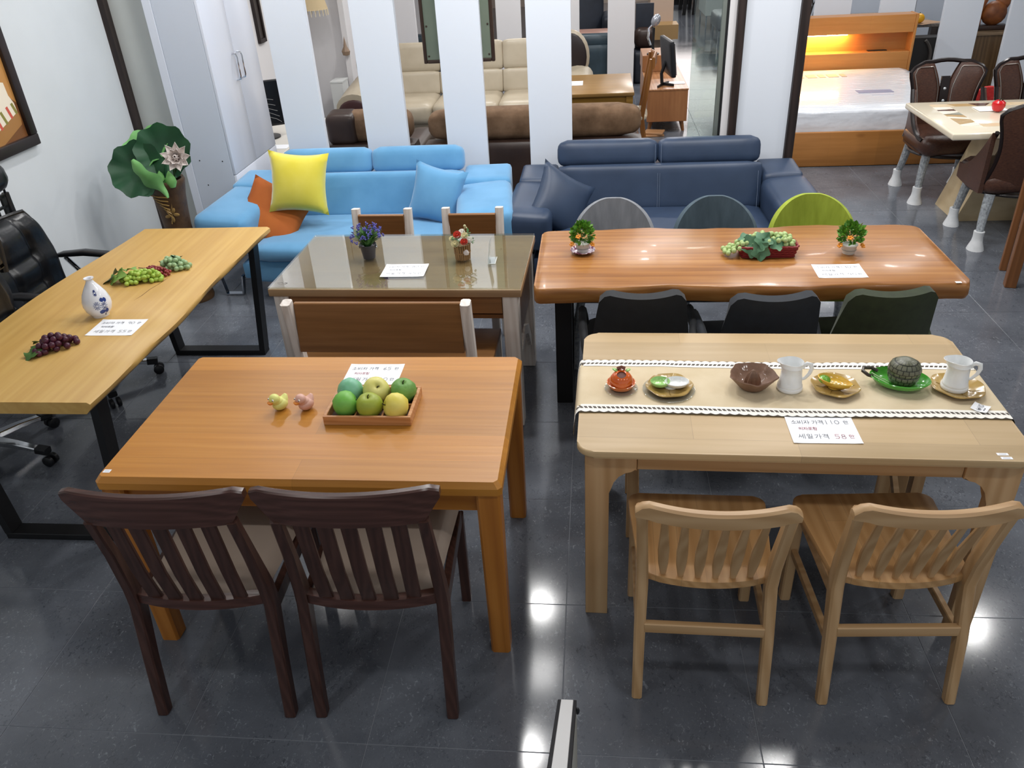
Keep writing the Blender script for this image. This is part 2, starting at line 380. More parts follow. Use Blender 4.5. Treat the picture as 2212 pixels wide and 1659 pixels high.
# ================================================================ materials for furniture
OAK = wood('orange_oak', '#a36a28', '#b4792e', '#c2893e', 'X', .36, 1.0, grain=.8, ring=.12, bumpv=.3, boards=(3.0, .14))
OAKZ = wood('orange_oak_upright', '#94581f', '#a96a28', '#b97a35', 'Z', .35, 1.0, grain=.6)
OAKX = wood('orange_oak_rail', '#94581f', '#a96a28', '#b97a35', 'X', .35, 1.0, grain=.6)
WALN = wood('dark_walnut', '#33211c', '#412a24', '#50362e', 'Z', .3, 1.6, grain=.7)
WALNX = wood('dark_walnut_rail', '#3a2620', '#4a302a', '#5a3d35', 'X', .26, 1.6, grain=.7)
BEECH = wood('pale_beech_top', '#ae956f', '#b89f79', '#c3ab87', 'X', .42, .8, boards=(.85, .16), grain=.5, ring=.1, bumpv=.03)
BEEZ = wood('pale_beech_upright', '#a98459', '#b8946a', '#c5a37a', 'Z', .42, .9, grain=.4)
BEEX = wood('pale_beech_rail', '#a98459', '#b8946a', '#c5a37a', 'X', .42, .9, grain=.4)
BEEY = wood('pale_beech_seat', '#a98052', '#b88f60', '#c9a172', 'Y', .4, .9, boards=(.9, .075), grain=.5)
SLABR = wood('red_brown_slab', '#7c4c22', '#986430', '#b28046', 'X', .32, .8, coat=.06, grain=.8, ring=.22, knots=False)
SLABY = wood('yellow_pine_slab', '#b28a48', '#bf9854', '#cda964', 'Y', .4, .7, grain=.6, knots=True, ring=.14)
BROWNP = wood('brown_pine', '#6e4a28', '#835a33', '#966c42', 'X', .4, .9, ring=.1, grain=.8, knots=True)
BROWNT = wood('brown_pine_top', '#8e7053', '#a3835f', '#b5956f', 'X', .4, .8, ring=.1, grain=.6, knots=True)
WASH = wood('whitewashed_pine', '#c2b6ac', '#d8d0c8', '#e6e1dc', 'Z', .5, 1.2, grain=.8)
BLACKM = mat('black_powder_coat', '#0e0e10', .45)
CREAMS = mat('beige_leatherette', '#a8988a', .5)

def live_edge(x0, x1, y0, y1, z0, z1, amp, seed, axis='x', n=40, slope=.012, cr=.05, cr2=None):
    """a slab whose two long edges wander; rings run along the grain"""
    rnd = random.Random(seed)
    ph = [rnd.uniform(0, 6.28) for _ in range(8)]
    def wob(t, k): return amp * (math.sin(3.1*t+ph[k]) * .5 + math.sin(7.3*t+ph[k+1]) * .3 + math.sin(17*t+ph[k+2]) * .12)
    b = B(); rings = []
    ts = [0, .006, .015, .03] + [lerp(.05, .95, i/n) for i in range(n+1)] + [.97, .985, .994, 1]
    for t in ts:
        e = 0; d = min(t, 1-t) * (x1-x0)
        if d < cr: e = cr - math.sqrt(max(0, cr*cr - (cr-d)**2))
        x = lerp(x0, x1, t); a = y0 + wob(t*4, 0) + e; c = y1 + wob(t*4, 4) - e
        j = .004*math.sin(23*t+ph[3]); k = .004*math.sin(31*t+ph[5])
        ring = [(x, a+slope, z0), (x, a-.004+j, z0+(z1-z0)*.35), (x, a+k, z0+(z1-z0)*.75), (x, a+.006, z1-.004), (x, a+.013, z1),
                (x, c-.013, z1), (x, c-.006, z1-.004), (x, c+k, z0+(z1-z0)*.7), (x, c+.003, z0+(z1-z0)*.35), (x, c-slope, z0)]
        if axis == 'y': ring = [(q[1], q[0], q[2]) for q in ring]
        rings.append(ring)
    b.loft(rings); return b

# ================================================================ oak table (front left)
t = thing('dining_table', 'orange oak dining table with sloping edges, carrying the fruit tray and toy ducks', 'table', (-.92, 2.255, 0))
def top_ring(hx, hy, c, z): return [(-hx+c, -hy, z), (hx-c, -hy, z), (hx, -hy+c, z), (hx, hy-c, z), (hx-c, hy, z), (-hx+c, hy, z), (-hx, hy-c, z), (-hx, -hy+c, z)]
b = B(); b.loft([top_ring(.642, .392, .012, .695), top_ring(.645, .395, .012, .697), top_ring(.645, .395, .012, .722), top_ring(.632, .382, .012, .74)]); out('tabletop', b, OAK, t, ang=15)
for sx in (-1, 1):
    for sy in (-1, 1):
        b = B(); c = .008
        def sq(h, z): 
            x, y = sx*.601, sy*.352
            return [(x-h+c, y-h, z), (x+h-c, y-h, z), (x+h, y-h+c, z), (x+h, y+h-c, z), (x+h-c, y+h, z), (x-h+c, y+h, z), (x-h, y+h-c, z), (x-h, y-h+c, z)]
        b.loft([sq(.033, 0), sq(.035, .3), sq(.037, .695)]); out('leg', b, OAKZ, t, ang=20)
for sy in (-1, 1): out('apron', B().bx(-.566, .566, sy*.352-.011, sy*.352+.011, .615, .695), OAKX, t)
for sx in (-1, 1): out('apron', B().bx(sx*.601-.011, sx*.601+.011, -.317, .317, .615, .695), wood('orange_oak_side', '#94581f', '#a96a28', '#b97a35', 'Y', .35), t)

# ================================================================ dark slat-back dining chairs
def dark_chair(loc, rz, label):
    t = thing('dining_chair', label, 'chair', loc, rz, 'dark slat-back chairs at the oak table')
    for s in (-1, 1):
        b = B(); b.beam([(s*.213, 0, 0), (s*.213, .035, .22), (s*.213, .075, .43), (s*.211, .07, .5), (s*.206, .04, .66), (s*.203, .006, .81)], [.036, .036, .036, .034, .032, .03], [.04, .042, .052, .05, .036, .03], (1, 0, 0), .005); out('leg', b, WALN, t)
        b = B(); b.beam([(s*.208, .50, 0), (s*.21, .495, .41)], .034, .036, (1, 0, 0), .004); out('leg', b, WALN, t)
        b = B(); b.bx(s*.213-.012, s*.213+.012, .09, .48, .385, .44, .003, 1); out('side_rail', b, WALN, t)
    out('front_rail', B().bx(-.195, .195, .485, .508, .385, .44, .003, 1), WALNX, t)
    # rear rail bows backwards
    b = B(); n = 12; rings = []
    for i in range(n+1):
        x = lerp(-.2, .2, i/n); y = .075 - .03*(1-(x/.2)**2); rings.append([(x, y-.014, .435), (x, y+.016, .435), (x, y+.016, .472), (x, y-.014, .472)])
    b.loft(rings); out('rear_rail', b, WALNX, t, ang=30)
    b = B()
    def seat(u, v): 
        x, y = lerp(-1, 1, u), lerp(0, 1, v)
        return (x*lerp(.19, .222, y), lerp(.075-.022*(1-x*x), .515, y), .448 + .042*max(0, (1-x**6)*(1-(2*y-1)**6))**.45)
    b.grid(seat, 16, 14); b.bx(-.19, .19, .08, .5, .435, .449); out('seat_cushion', b, CREAMS, t, ang=60)
    # crest rail: winged ends, bowed backwards in the middle
    b = B(); n = 20; rings = []
    for i in range(n+1):
        x = lerp(-.256, .256, i/n); a = abs(x)/.256
        y = -.012 + .034*(x/.256)**2
        top = .918 + .006*a*a; bot = .803 if a < .8 else lerp(.803, .886, (a-.8)/.2)
        if a > .97: top -= .012
        th = .013
        dy = lambda z: (.81-z)*.10
        rings.append([(x, y-th+dy(bot), bot), (x, y+th+dy(bot), bot), (x, y+th+dy(top), top-.004), (x, y+th*.6+dy(top), top), (x, y-th*.6+dy(top), top), (x, y-th+dy(top), top-.004)])
    b.loft(rings); out('crest_rail', b, WALNX, t, ang=30)
    for k in range(5):
        x = (k-2)*.066; q = 1-(x/.2)**2
        b = B(); b.beam([(x*1.0, .07-.026*q, .468), (x*1.02, .045-.03*q, .6), (x*1.02, .012-.024*q, .81)], .044, .013, (1, 0, 0), .003); out('back_slat', b, WALN, t)
    return t
dark_chair((-1.188, 1.588, 0), 1.8, 'dark brown slat-back chair on the left, beige seat, at the orange oak table')
dark_chair((-.66, 1.609, 0), 2.3, 'dark brown slat-back chair on the right, beige seat, at the orange oak table')

# ================================================================ beech table (front right)
t = thing('dining_table', 'pale beech dining table with rounded corners under a cream runner', 'table', (.632, 2.42, 0), -1.2)
b = B(); b.prism(rrect(-.68, .68, -.4, .4, .055, 6), .715, .74, 'z', bev=.007, seg=3); out('tabletop', b, BEECH, t, ang=40)
for sx in (-1, 1):
    for sy in (-1, 1):
        # leg with a big curved bracket running into the long apron
        o_ = .655*sx; i_ = .655-.078
        pr = [(.655, 0), (.655, .715), (.655-.165, .715), (.655-.165, .648)] + [(.577-.075+.075*math.cos(R(a)), .555+.093*math.sin(R(a))) for a in (85, 70, 50, 30, 12, 0)] + [(.577, .3), (.577, 0)]
        pr = [(sx*x, z) for x, z in pr]
        if sx < 0: pr = pr[::-1]
        y1, y2 = sy*.372, sy*.334
        b = B(); b.prism(pr[::-1], min(y1, y2), max(y1, y2), 'y', bev=.005, seg=2)
        b.prism([(sx*.655, sy*.335), (sx*.655, sy*.298), (sx*.628, sy*.298), (sx*.578, sy*.335)], 0, .715, 'z'); out('leg', b, BEEZ, t, ang=30)
for sy in (-1, 1): out('apron', B().bx(-.489, .489, sy*.352-.012, sy*.352+.012, .648, .714, .002, 1), BEEX, t)
for sx in (-1, 1): out('apron', B().bx(sx*.63-.012, sx*.63+.012, -.3, .3, .648, .714, .002, 1), BEEX, t)

def beech_chair(loc, rz, label):
    t = thing('dining_chair', label, 'chair', loc, rz, 'beech spindle-back chairs at the beech table')
    for s in (-1, 1):
        b = B(); b.beam([(s*.196, 0, 0), (s*.194, .04, .24), (s*.19, .085, .43), (s*.192, .075, .52), (s*.2, .03, .7), (s*.203, .008, .775)], [.032, .034, .036, .034, .032, .034], [.034, .04, .052, .05, .04, .032], (1, 0, 0), .006); out('leg', b, BEEZ, t)
        b = B(); b.beam([(s*.2, .445, 0), (s*.2, .44, .43)], .036, .036, (1, 0, 0), .005); out('leg', b, BEEZ, t)
        b = B(); b.beam([(s*.197, .05, .235), (s*.2, .43, .235)], .02, .03, (1, 0, 0), .003); out('side_stretcher', b, BEEX, t)
        out('side_rail', B().bx(s*.195-.011, s*.195+.011, .1, .43, .385, .43), BEEX, t)
    out('rear_stretcher', B().bx(-.182, .182, .028, .05, .258, .296, .003, 1), BEEX, t)
    out('front_rail', B().bx(-.18, .18, .432, .452, .38, .43), BEEX, t)
    b = B(); P = []
    n = 10
    for i in range(n+1):
        x = lerp(-.176, .176, i/n); P.append((x, .085 - .03*(1-(x/.176)**2)))
    P += [(.2, .12), (.228, .43)] + arc(.19, .43, .038, 10, 90, 4)
    P += [(-q[0], q[1]) for q in ([(.2, .12), (.228, .43)] + arc(.19, .43, .038, 10, 90, 4))][::-1]
    b.prism(P, .43, .455, 'z', bev=.004, seg=2); out('seat', b, BEEY, t, ang=35)
    # crest: bowed and dipped, corners turning down into the posts
    b = B(); n = 24; rings = []
    for i in range(n+1):
        u = lerp(-1, 1, i/n); a = abs(u); x = .222*math.copysign(min(1, a*1.0), u)
        y = -.03*(1-u*u) + .004
        top = .812 - .02*(1-u*u); bot = .752 - .012*(1-u*u)
        if a > .8: top -= .036*((a-.8)/.2)**2.2; 
        if a > .83: bot = .752
        th = .016; lean = lambda z: (.78-z)*.12
        rings.append([(x, y-th+lean(bot), bot), (x, y+th+lean(bot), bot), (x, y+th+lean(top), top-.006), (x, y+th*.5+lean(top), top), (x, y-th*.5+lean(top), top), (x, y-th+lean(top), top-.006)])
    b.loft(rings); out('crest_rail', b, BEEX, t, ang=35)
    for k in range(6):
        u = (k-2.5)/2.5; xb, xt = u*.128, u*.14; q = 1-u*u*.5
        b = B(); pts = [(xb, .1-.022*q, .452), (lerp(xb, xt, .2), .09-.024*q, .51), (lerp(xb, xt, .4), .075-.026*q, .575), (lerp(xb, xt, .7), .045-.03*q, .67), (xt, .014-.026*q, .758)]
        b.beam(pts, [.016, .03, .034, .024, .017], [.012, .013, .013, .012, .012], (1, 0, 0), .003); out('spindle', b, BEEZ, t)
    return t
beech_chair((.334, 1.717, 0), -1, 'pale beech chair with flat spindles, left one, at the table with the cream runner')
beech_chair((.912, 1.737, 0), 3.0, 'pale beech chair with flat spindles, right one, at the table with the cream runner')
# bench mostly hidden behind the beech table
t = thing('bench', 'pale beech bench tucked under the far side of the table with the cream runner', 'bench', (.67, 2.62, 0), -1)
out('seat', B().bx(-.56, .56, -.17, .17, .42, .447, .004), BEECH, t)
for sx in (-1, 1):
    for sy in (-1, 1): out('leg', B().bx(sx*.52-.02, sx*.52+.02, sy*.14-.02, sy*.14+.02, 0, .42), BEEZ, t)
    b = B(); b.beam([(sx*.5, -.12, .1), (sx*.5, .12, .3)], .02, .03, (1, 0, 0)); out('brace', b, BEEX, t)

# ================================================================ glass-topped pine table (back left)
t = thing('dining_table', 'brown pine table with whitewashed legs and a clear glass top', 'table', (-.91, 3.61, 0), -1.6)
out('tabletop', B().bx(-.592, .592, -.342, .342, .7, .737, .005), BROWNT, t)
gt = B().bx(-.59, .59, -.34, .34, .7385, .7465, .0015, 1)
GT = thin_glass('table_glass', '#f6faf6', 1.9); out('glass_top', gt, GT, t, label='clear glass sheet with greenish edge')
for sx in (-1, 1):
    for sy in (-1, 1): out('leg', B().bx(sx*.54-.036, sx*.54+.036, sy*.295-.036, sy*.295+.036, 0, .7, .004, 1), WASH, t)
    out('end_panel', B().bx(sx*.552-.01, sx*.552+.01, -.25, .25, .42, .69), BROWNP, t)
    b = B(); b.beam([(sx*.552, -.26, .16), (sx*.552, -.14, .30), (sx*.552, 0, .36), (sx*.552, .14, .30), (sx*.552, .26, .16)], .02, .05, (1, 0, 0)); out('curved_brace', b, WASH, t)
out('apron', B().bx(-.5, .5, -.32, -.3, .61, .695), BROWNP, t); out('apron', B().bx(-.5, .5, .3, .32, .61, .695), BROWNP, t)
out('shelf', B().bx(-.5, .5, -.27, .27, .56, .58), BROWNP, t)
out('shelf_divider', B().bx(-.03, -.008, -.3, .27, .581, .699), BROWNP, t)
# bench in front of it
t = thing('bench', 'brown pine bench with plank back and whitewashed posts before the glass-topped table', 'bench', (-.915, 3.0, 0), -1)
for s in (-1, 1):
    b = B(); b.beam([(s*.385, -.03, 0), (s*.385, .02, .44), (s*.385, -.03, .815)], .042, .055, (1, 0, 0), .008); out('post', b, WASH, t)
    out('leg', B().bx(s*.385-.025, s*.385+.025, .37, .425, 0, .42, .004, 1), WASH, t)
    out('side_rail', B().bx(s*.385-.015, s*.385+.015, .06, .37, .33, .41), WASH, t)
b = B(); b.beam([(-.362, -.013, .69), (.362, -.013, .69)], .225, .024, (0, .13, 1), .004); out('backrest', b, BROWNP, t)
out('seat', B().bx(-.355, .355, -.02, .05, .42, .45).bx(-.455, .455, .05, .45, .42, .45, .004), BROWNP, t)
# two chairs on its far side
def pine_chair(loc, rz, label):
    t = thing('dining_chair', label, 'chair', loc, rz, 'pine plank-back chairs behind the glass-topped table')
    for s in (-1, 1):
        b = B(); b.beam([(s*.15, -.0, 0), (s*.15, .05, .44), (s*.15, 0, .785)], .042, .05, (1, 0, 0), .006); out('post', b, WASH, t)
        out('leg', B().bx(s*.15-.02, s*.15+.02, .36, .4, 0, .42), WASH, t)
        out('side_rail', B().bx(s*.15-.012, s*.15+.012, .06, .36, .33, .41), WASH, t)
    out('front_rail', B().bx(-.13, .13, .37, .39, .32, .41), WASH, t)
    b = B(); b.beam([(-.13, .018, .66), (.13, .018, .66)], .2, .022, (0, .13, 1), .003); out('backrest', b, BROWNP, t)
    out('seat', B().bx(-.18, .18, .045, .41, .42, .445, .004), BROWNP, t)
pine_chair((-1.19, 4.26, 0), 178, 'brown plank-back chair with white posts in front of the blue sofa, left one')
pine_chair((-.675, 4.25, 0), 179, 'brown plank-back chair with white posts in front of the blue sofa, right one')

# ================================================================ red-brown slab table (back right)
t = thing('dining_table', 'long red-brown live-edge slab table on black frame legs, with grape basket', 'table', (.655, 3.605, 0))
b = live_edge(-.925, .925, -.365, .365, .675, .75, .022, 5, cr=.04); out('slab_top', b, SLABR, t, ang=50)
for sx in (-1, 1):
    x = sx*.805 - .0
    b = B(); out('leg', B().bx(x-.04, x+.04, -.13, -.06, 0, .668, .003, 1), BLACKM, t)
    out('leg', B().bx(x-.04, x+.04, .2, .27, 0, .668, .003, 1), BLACKM, t)
    out('floor_bar', B().bx(x-.04, x+.04, -.06, .2, .0, .05), BLACKM, t)
    out('top_bar', B().bx(x-.04, x+.04, -.3, .3, .668, .676), BLACKM, t)
# near side: three armchairs in fabric
def tub_chair(loc, rz, label, m):
    t = thing('armchair', label, 'chair', loc, rz, 'winged fabric chairs on the near side of the slab table')
    def back(u, v):
        x = lerp(-1, 1, u); w = lerp(.215, .17, v) if v > 0 else .215
        w = lerp(.225, .178, v)
        y = .05 - .085*v + .06*x*x*(1-.3*v) + (.0)
        z = lerp(.42, .815, v) + .016*x*x*v - .045*(max(0, abs(x)-.74)/.26)**2*v**3
        return Vector((x*w, y-.02, z))
    b = B(); b.grid(back, 16, 12, thick=.042); out('backrest', b, m, t, ang=70)
    b = B(); b.rbox((0, .25, .44), (.46, .46, .1), .045, puff=.06); out('seat', b, m, t, ang=70)
    for s in (-1, 1):
        b = B(); b.beam([(s*.215, .06, .45), (s*.235, .1, .52), (s*.245, .2, .575), (s*.245, .36, .57), (s*.235, .42, .5), (s*.225, .42, .44)], [.034, .036, .036, .036, .034, .03], [.09, .08, .05, .045, .05, .06], (1, 0, 0), .012); out('armrest', b, m, t, ang=70)
        for y, yy in ((.08, .02), (.42, .47)):
            b = B(); b.tube([(s*.2, yy, 0), (s*.17, y, .4)], [.011, .017], 8); out('leg', b, BLACKM, t)
    return t
FBK = noisy('charcoal_faux_suede', '#17191d', '#1d2024', 30, .75, bumpv=.05, bscale=400, sheen=.08)
FNV = noisy('slate_faux_suede', '#161b23', '#1c232c', 30, .75, bumpv=.05, bscale=400, sheen=.08)
FOL = noisy('olive_faux_suede', '#252d18', '#2e381f', 30, .8, bumpv=.05, bscale=400, sheen=.1)
tub_chair((.195, 3.03, 0), 1, 'charcoal winged fabric chair nearest the aisle, at the red-brown slab table', FBK)
tub_chair((.72, 3.0, 0), 4, 'slate winged fabric chair in the middle, at the red-brown slab table', FNV)
tub_chair((1.18, 3.03, 0), 5, 'dark olive winged fabric chair at the right of the red-brown slab table', FOL)
WRAP = noisy('bubble_wrap', '#7d8388', '#b9bfc4', 60, .25, bumpv=.5, alpha=.85)
def shell_chair(loc, rz, label, m):
    t = thing('dining_chair', label, 'chair', loc, rz, 'round fabric shell chairs on the far side of the slab table')
    def shell(u, v):
        a = lerp(-1, 1, u); 
        v = (1-(1-v)**2.2)*.992; t_ = max(0, (v-.3)/.7); w = .215*(max(0, 1 - t_**2.6))**.5
        x = a*w; z = lerp(.44, .81, v); y = -.03 - .05*v + .09*(x/.215)**2
        return Vector((x, y, z))
    b = B(); b.grid(shell, 18, 24, thick=-.03); out('backrest', b, m, t, ang=75)
    b = B(); b.rbox((0, .19, .435), (.44, .44, .085), .04, puff=.08); out('seat', b, m, t, ang=70)
    for s in (-1, 1):
        for y, yy in ((.06, 0.02), (.34, .38)):
            b = B(); b.tube([(s*.205, yy, 0), (s*.2, lerp(yy, y, .5), .2), (s*.17, y, .4)], [.019, .024, .024], 9); out('leg', b, WRAP, t, label='leg wrapped in grey plastic film')
    return t
FG = noisy('grey_fabric', '#6f7277', '#83868b', 25, .9, sc3=(1, 1, .15), bumpv=.1, bscale=300); FB = noisy('blue_grey_fabric', '#3c4a53', '#4a5963', 25, .9, sc3=(1, 1, .2), bumpv=.1, bscale=300); FL = noisy('lime_fabric', '#83912a', '#97a63a', 25, .9, sc3=(1, 1, .2), bumpv=.1, bscale=300)
shell_chair((.1, 4.21, 0), 180, 'light grey round-backed shell chair behind the red-brown slab table', FG)
shell_chair((.645, 4.21, 0), 180, 'blue-grey round-backed shell chair behind the red-brown slab table', FB)
shell_chair((1.15, 4.21, 0), 178, 'lime green round-backed shell chair behind the red-brown slab table', FL)

# ================================================================ yellow pine slab table (left)
t = thing('work_table', 'yellow pine live-edge table on black frame legs along the left wall', 'table', (0, 0, 0))
b = B(); rings = []
Ys = [2.285, 2.3] + [lerp(2.35, 4.05, i/26) for i in range(27)] + [4.085, 4.095]
for y in Ys:
    k = (y-2.285)/1.81
    xr = lerp(-1.808, -1.785, k) + .014*math.sin(5.1*k+.4)*math.sin(3.14*k) + .006*math.sin(19*k)*math.sin(3.14*k); xl = lerp(-2.60, -2.528, k) - .035*math.sin(3.14*k) + .01*math.sin(9*k)
    rings.append([(xl+.012, y, .7), (xl, y, .715), (xl+.002, y, .742), (xl+.008, y, .75), (xr-.016+.004*math.sin(31*k), y, .75), (xr-.004+.003*math.sin(25*k), y, .742), (xr-.006+.003*math.sin(40*k), y, .724), (xr-.03, y, .7)])
b.loft(rings); out('slab_top', b, SLABY, t, ang=50)
for y, nm in ((2.41, 0), (4.02, 1)):
    f = B(); 
    out('floor_bar', B().bx(-2.49, -1.935, y-.035, y+.035, 0, .03, .002, 1), BLACKM, t)
    b = B(); b.beam([(-2.475, y, .03), (-2.55+.03, y, .698)], .07, .032, (0, 1, 0)); out('leg', b, BLACKM, t)
    b = B(); b.beam([(-1.95, y, .03), (-1.872, y, .698)], .07, .032, (0, 1, 0)); out('leg', b, BLACKM, t)
    out('top_bar', B().bx(-2.53, -1.85, y-.035, y+.035, .69, .6995), BLACKM, t)
# drying crack and knot marks in the yellow slab
b = B()
for st in ([(-2.045, 3.42), (-2.052, 3.38), (-2.06, 3.33), (-2.075, 3.27), (-2.08, 3.2), (-2.1, 3.12)], [(-2.06, 3.33), (-2.05, 3.29)], [(-2.075, 3.27), (-2.09, 3.25)]):
    b.tube([(x, y, .7495) for x, y in st], [.001] + [.0026]*(len(st)-2) + [.001], 5, flat=.35)
out('crack', b, mat('crack_brown', '#5f3c1c', .7), t)
# ================================================================ sofas
BLUE = noisy('sky_blue_suede', '#5893be', '#659fc9', 6, .85, bumpv=.04, bscale=300, sheen=.35)
NAVY = noisy('navy_leather', '#2c3a50', '#33425a', 6, .42, bumpv=.05, bscale=260)
STITCH = mat('grey_stitching', '#66748a', .7)
CHROME = mat('chrome', '#d8dade', .08, metal=1)
def sofa(name, label, loc, wi, m, aw, flare, leg_m, rz=0, stitch=False, arm_h=.58):
    t = thing(name, label, 'sofa', loc, rz)
    out('base', B().bx(-wi/2-.14, wi/2+.14, .06, .86, .13, .24, .015), m, t)
    b = B(); b.rbox((0, .32, .205), (wi+.06, .66, .17), .035, puff=.01); out('front_panel', b, m, t, ang=60)
    b = B(); b.rbox((0, .30, .335), (wi, .68, .12), .05, puff=.05, sub=9); out('seat_cushion', b, m, t, ang=60)
    b = B(); b.rbox((0, .69, .495), (wi, .22, .31), .035, rot=rot(x=-14), puff=.012, sub=9); out('back_cushion', b, m, t, ang=60)
    for s in (-1, 1):
        b = B(); b.rbox((s*wi/4, .80, .705), (wi/2-.006, .15, .18), .055, rot=rot(x=-12), puff=.025); out('headrest', b, m, t, ang=60)
        # arm: front pad and wing behind it
        x = s*(wi/2+aw/2+.0)
        b = B(); b.rbox((x+s*.01, .33, arm_h-.145), (aw, .62, .26), .055, rot=rot(y=s*-4, z=s*flare, x=3), puff=.03); out('arm', b, m, t, ang=60)
        b = B(); b.rbox((x-s*.02, .74, arm_h-.14), (aw-.04, .32, .34), .03, rot=rot(z=s*flare*.5, x=4), puff=.01); out('arm_wing', b, m, t, ang=60)
    if stitch:
        def back(x, z): return (x, .69-.122+(z-.485)*.25, z)
        for x in (-.007, .007, -wi/2+.03, wi/2-.03):
            b = B(); b.tube([back(x, z) for z in (.37, .43, .5, .57, .615)], .0014, 4); out('stitching', b, STITCH, t)
        for x in (-.02, .02):
            b = B(); b.tube([(x, .708, .65), (x, .718, .69), (x, .728, .73), (x, .745, .77)], .0014, 4); out('stitching', b, STITCH, t)
    for s in (-1, 1):
        for y in (.1, .75):
            b = B(); x = s*(wi/2+.25)
            b.beam([(x-.08, y, .14), (x-.06, y, .008), (x+.06, y, .008), (x+.08, y, .14)], .04, .012, (0, 1, 0)); out('leg', b, leg_m, t)
    return t
sofa('sofa', 'sky blue suede sofa with two headrests against the white slatted partition', (-1.56, 4.75, 0), 1.30, BLUE, .37, 7, CHROME, arm_h=.6)
sofa('sofa', 'navy leather sofa with grey stitching behind the red-brown slab table', (.425, 4.78, 0), 1.36, NAVY, .30, 3, BLACKM, stitch=True, arm_h=.58)
def pillow(label, loc, size, m, rx, ry, rz_, th=.15, pinch=.12):
    M = Matrix.Rotation(R(rz_), 3, 'Z') @ Matrix.Rotation(R(rx), 3, 'X') @ Matrix.Rotation(R(ry), 3, 'Y')
    b = B(); b.cushion((0, 0, 0), (size, th, size), 14, .45, M, pinch)
    return tag(out('throw_pillow', b, m, ang=75, loc=loc), label, 'pillow')
pillow('yellow velvet throw pillow leaning in the left corner of the blue sofa', (-1.95, 5.07, .70), .40, noisy('yellow_velvet', '#d8c92c', '#e3d654', 5, .8, bumpv=.08, bscale=30, sheen=.6), -16, 6, 6, .17)
pillow('orange throw pillow lying tilted under the yellow one on the blue sofa', (-2.17, 5.06, .49), .47, noisy('orange_cloth', '#a3521a', '#b16022', 5, .8, bumpv=.1, bscale=14), -46, 27, 12, .14)
pillow('sky blue throw pillow leaning at the right end of the blue sofa', (-1.06, 5.19, .56), .39, BLUE, -20, 10, -14, .15)
pillow('navy leather throw pillow standing against the left arm of the navy sofa', (-.22, 5.06, .53), .42, NAVY, -22, 38, 38, .17)

# ================================================================ left wall: framed picture, wardrobe, plant, office chairs
t = thing('framed_picture', 'dark-framed bedroom picture hanging on the left wall', 'picture', (-3.3, 3.9, 1.6))
FR = mat('dark_brown_frame', '#241a19', .35)
y0, y1, z0, z1 = -.62, .63, -.465, .465
def frame_bar(a, b2): 
    out('frame_bar', B().bx(.0, .035, a[0], b2[0], a[1], b2[1], .006, 2), FR, t)
fw = .062
frame_bar((y0, z0), (y1, z0+fw)); frame_bar((y0, z1-fw), (y1, z1)); frame_bar((y0, z0+fw), (y0+fw, z1-fw)); frame_bar((y1-fw, z0+fw), (y1, z1-fw))
def flat(polys, x, m): 
    b = B()
    for p in polys:
        vs = [b.bm.verts.new((x, q[0]-3.9, q[1]-1.6)) for q in p]; b.bm.faces.new(vs)
    return out('print', b, m, t, smooth=False)
out('print', B().bx(.004, .012, y0+.05, y1-.05, z0+.05, z1-.05), noisy('print_brown', '#6d4426', '#8a5a33', 4, .35), t, label='printed photograph of a bed')
PX = .0125
flat([[(3.4, 1.37), (4.40, 1.50), (4.42, 1.42), (4.47, 1.38), (4.47, 1.98), (3.4, 1.98)]], PX, mat('print_warm', '#c08a4c', .35))
flat([[(3.5, 1.30), (4.33, 1.52), (4.415, 1.50), (4.42, 1.43), (4.445, 1.385), (4.45, 1.32), (4.3, 1.25), (3.5, 1.05)]], PX+.0004, mat('print_cream', '#efe4cf', .35))
flat([[(4.02, 1.20), (4.45, 1.335), (4.46, 1.30), (4.45, 1.265), (4.06, 1.13)]], PX+.0006, mat('print_wood', '#a77743', .35))
flat([[(4.41, 1.385), (4.43, 1.39), (4.45, 1.33), (4.43, 1.325)], [(4.30, 1.36), (4.32, 1.365), (4.345, 1.295), (4.325, 1.29)]], PX+.0008, mat('print_olive', '#8a8440', .35))
flat([[(4.36, 1.375), (4.38, 1.38), (4.40, 1.315), (4.38, 1.31)], [(4.25, 1.345), (4.27, 1.35), (4.29, 1.275), (4.27, 1.27)]], PX+.0008, mat('print_red', '#cf5a4a', .35))

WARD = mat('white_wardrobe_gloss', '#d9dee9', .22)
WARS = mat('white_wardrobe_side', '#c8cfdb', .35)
t = thing('wardrobe', 'glossy white wardrobe with chrome handles beside the blue sofa', 'wardrobe', (-2.8, 5.99, 0))
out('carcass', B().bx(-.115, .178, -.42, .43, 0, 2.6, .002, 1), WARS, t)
out('rear_strip', B().bx(-.175, -.116, -.425, .43, 0, 2.6, .002, 1), WARD, t)
for k, s in ((0, -1), (1, 1)):
    ya, yb = (-.42, .003) if s < 0 else (.006, .43)
    d = out('door', B().bx(.179, .2, ya, yb, .62, 2.6, .004, 2), WARD, t)
    y = s*.045
    b = B(); b.tube([(.2, y, 1.21), (.226, y, 1.215), (.232, y, 1.235), (.232, y, 1.365), (.226, y, 1.385), (.2, y, 1.39)], .006, 8); out('handle', b, CHROME, d, label='chrome bow handle')
out('drawer', B().bx(.179, .2, -.42, .43, .33, .615, .004, 2), WARD, t); out('drawer', B().bx(.179, .2, -.42, .43, .05, .325, .004, 2), WARD, t)
b = B()
for x, z in ((-.145, 1.5), (.12, .72), (-.05, .73), (-.03, .55)): b.ball((x, -.4205, z), (.005, .002, .005), 8, 4)
out('screw_cap', b, BLACKM, t)

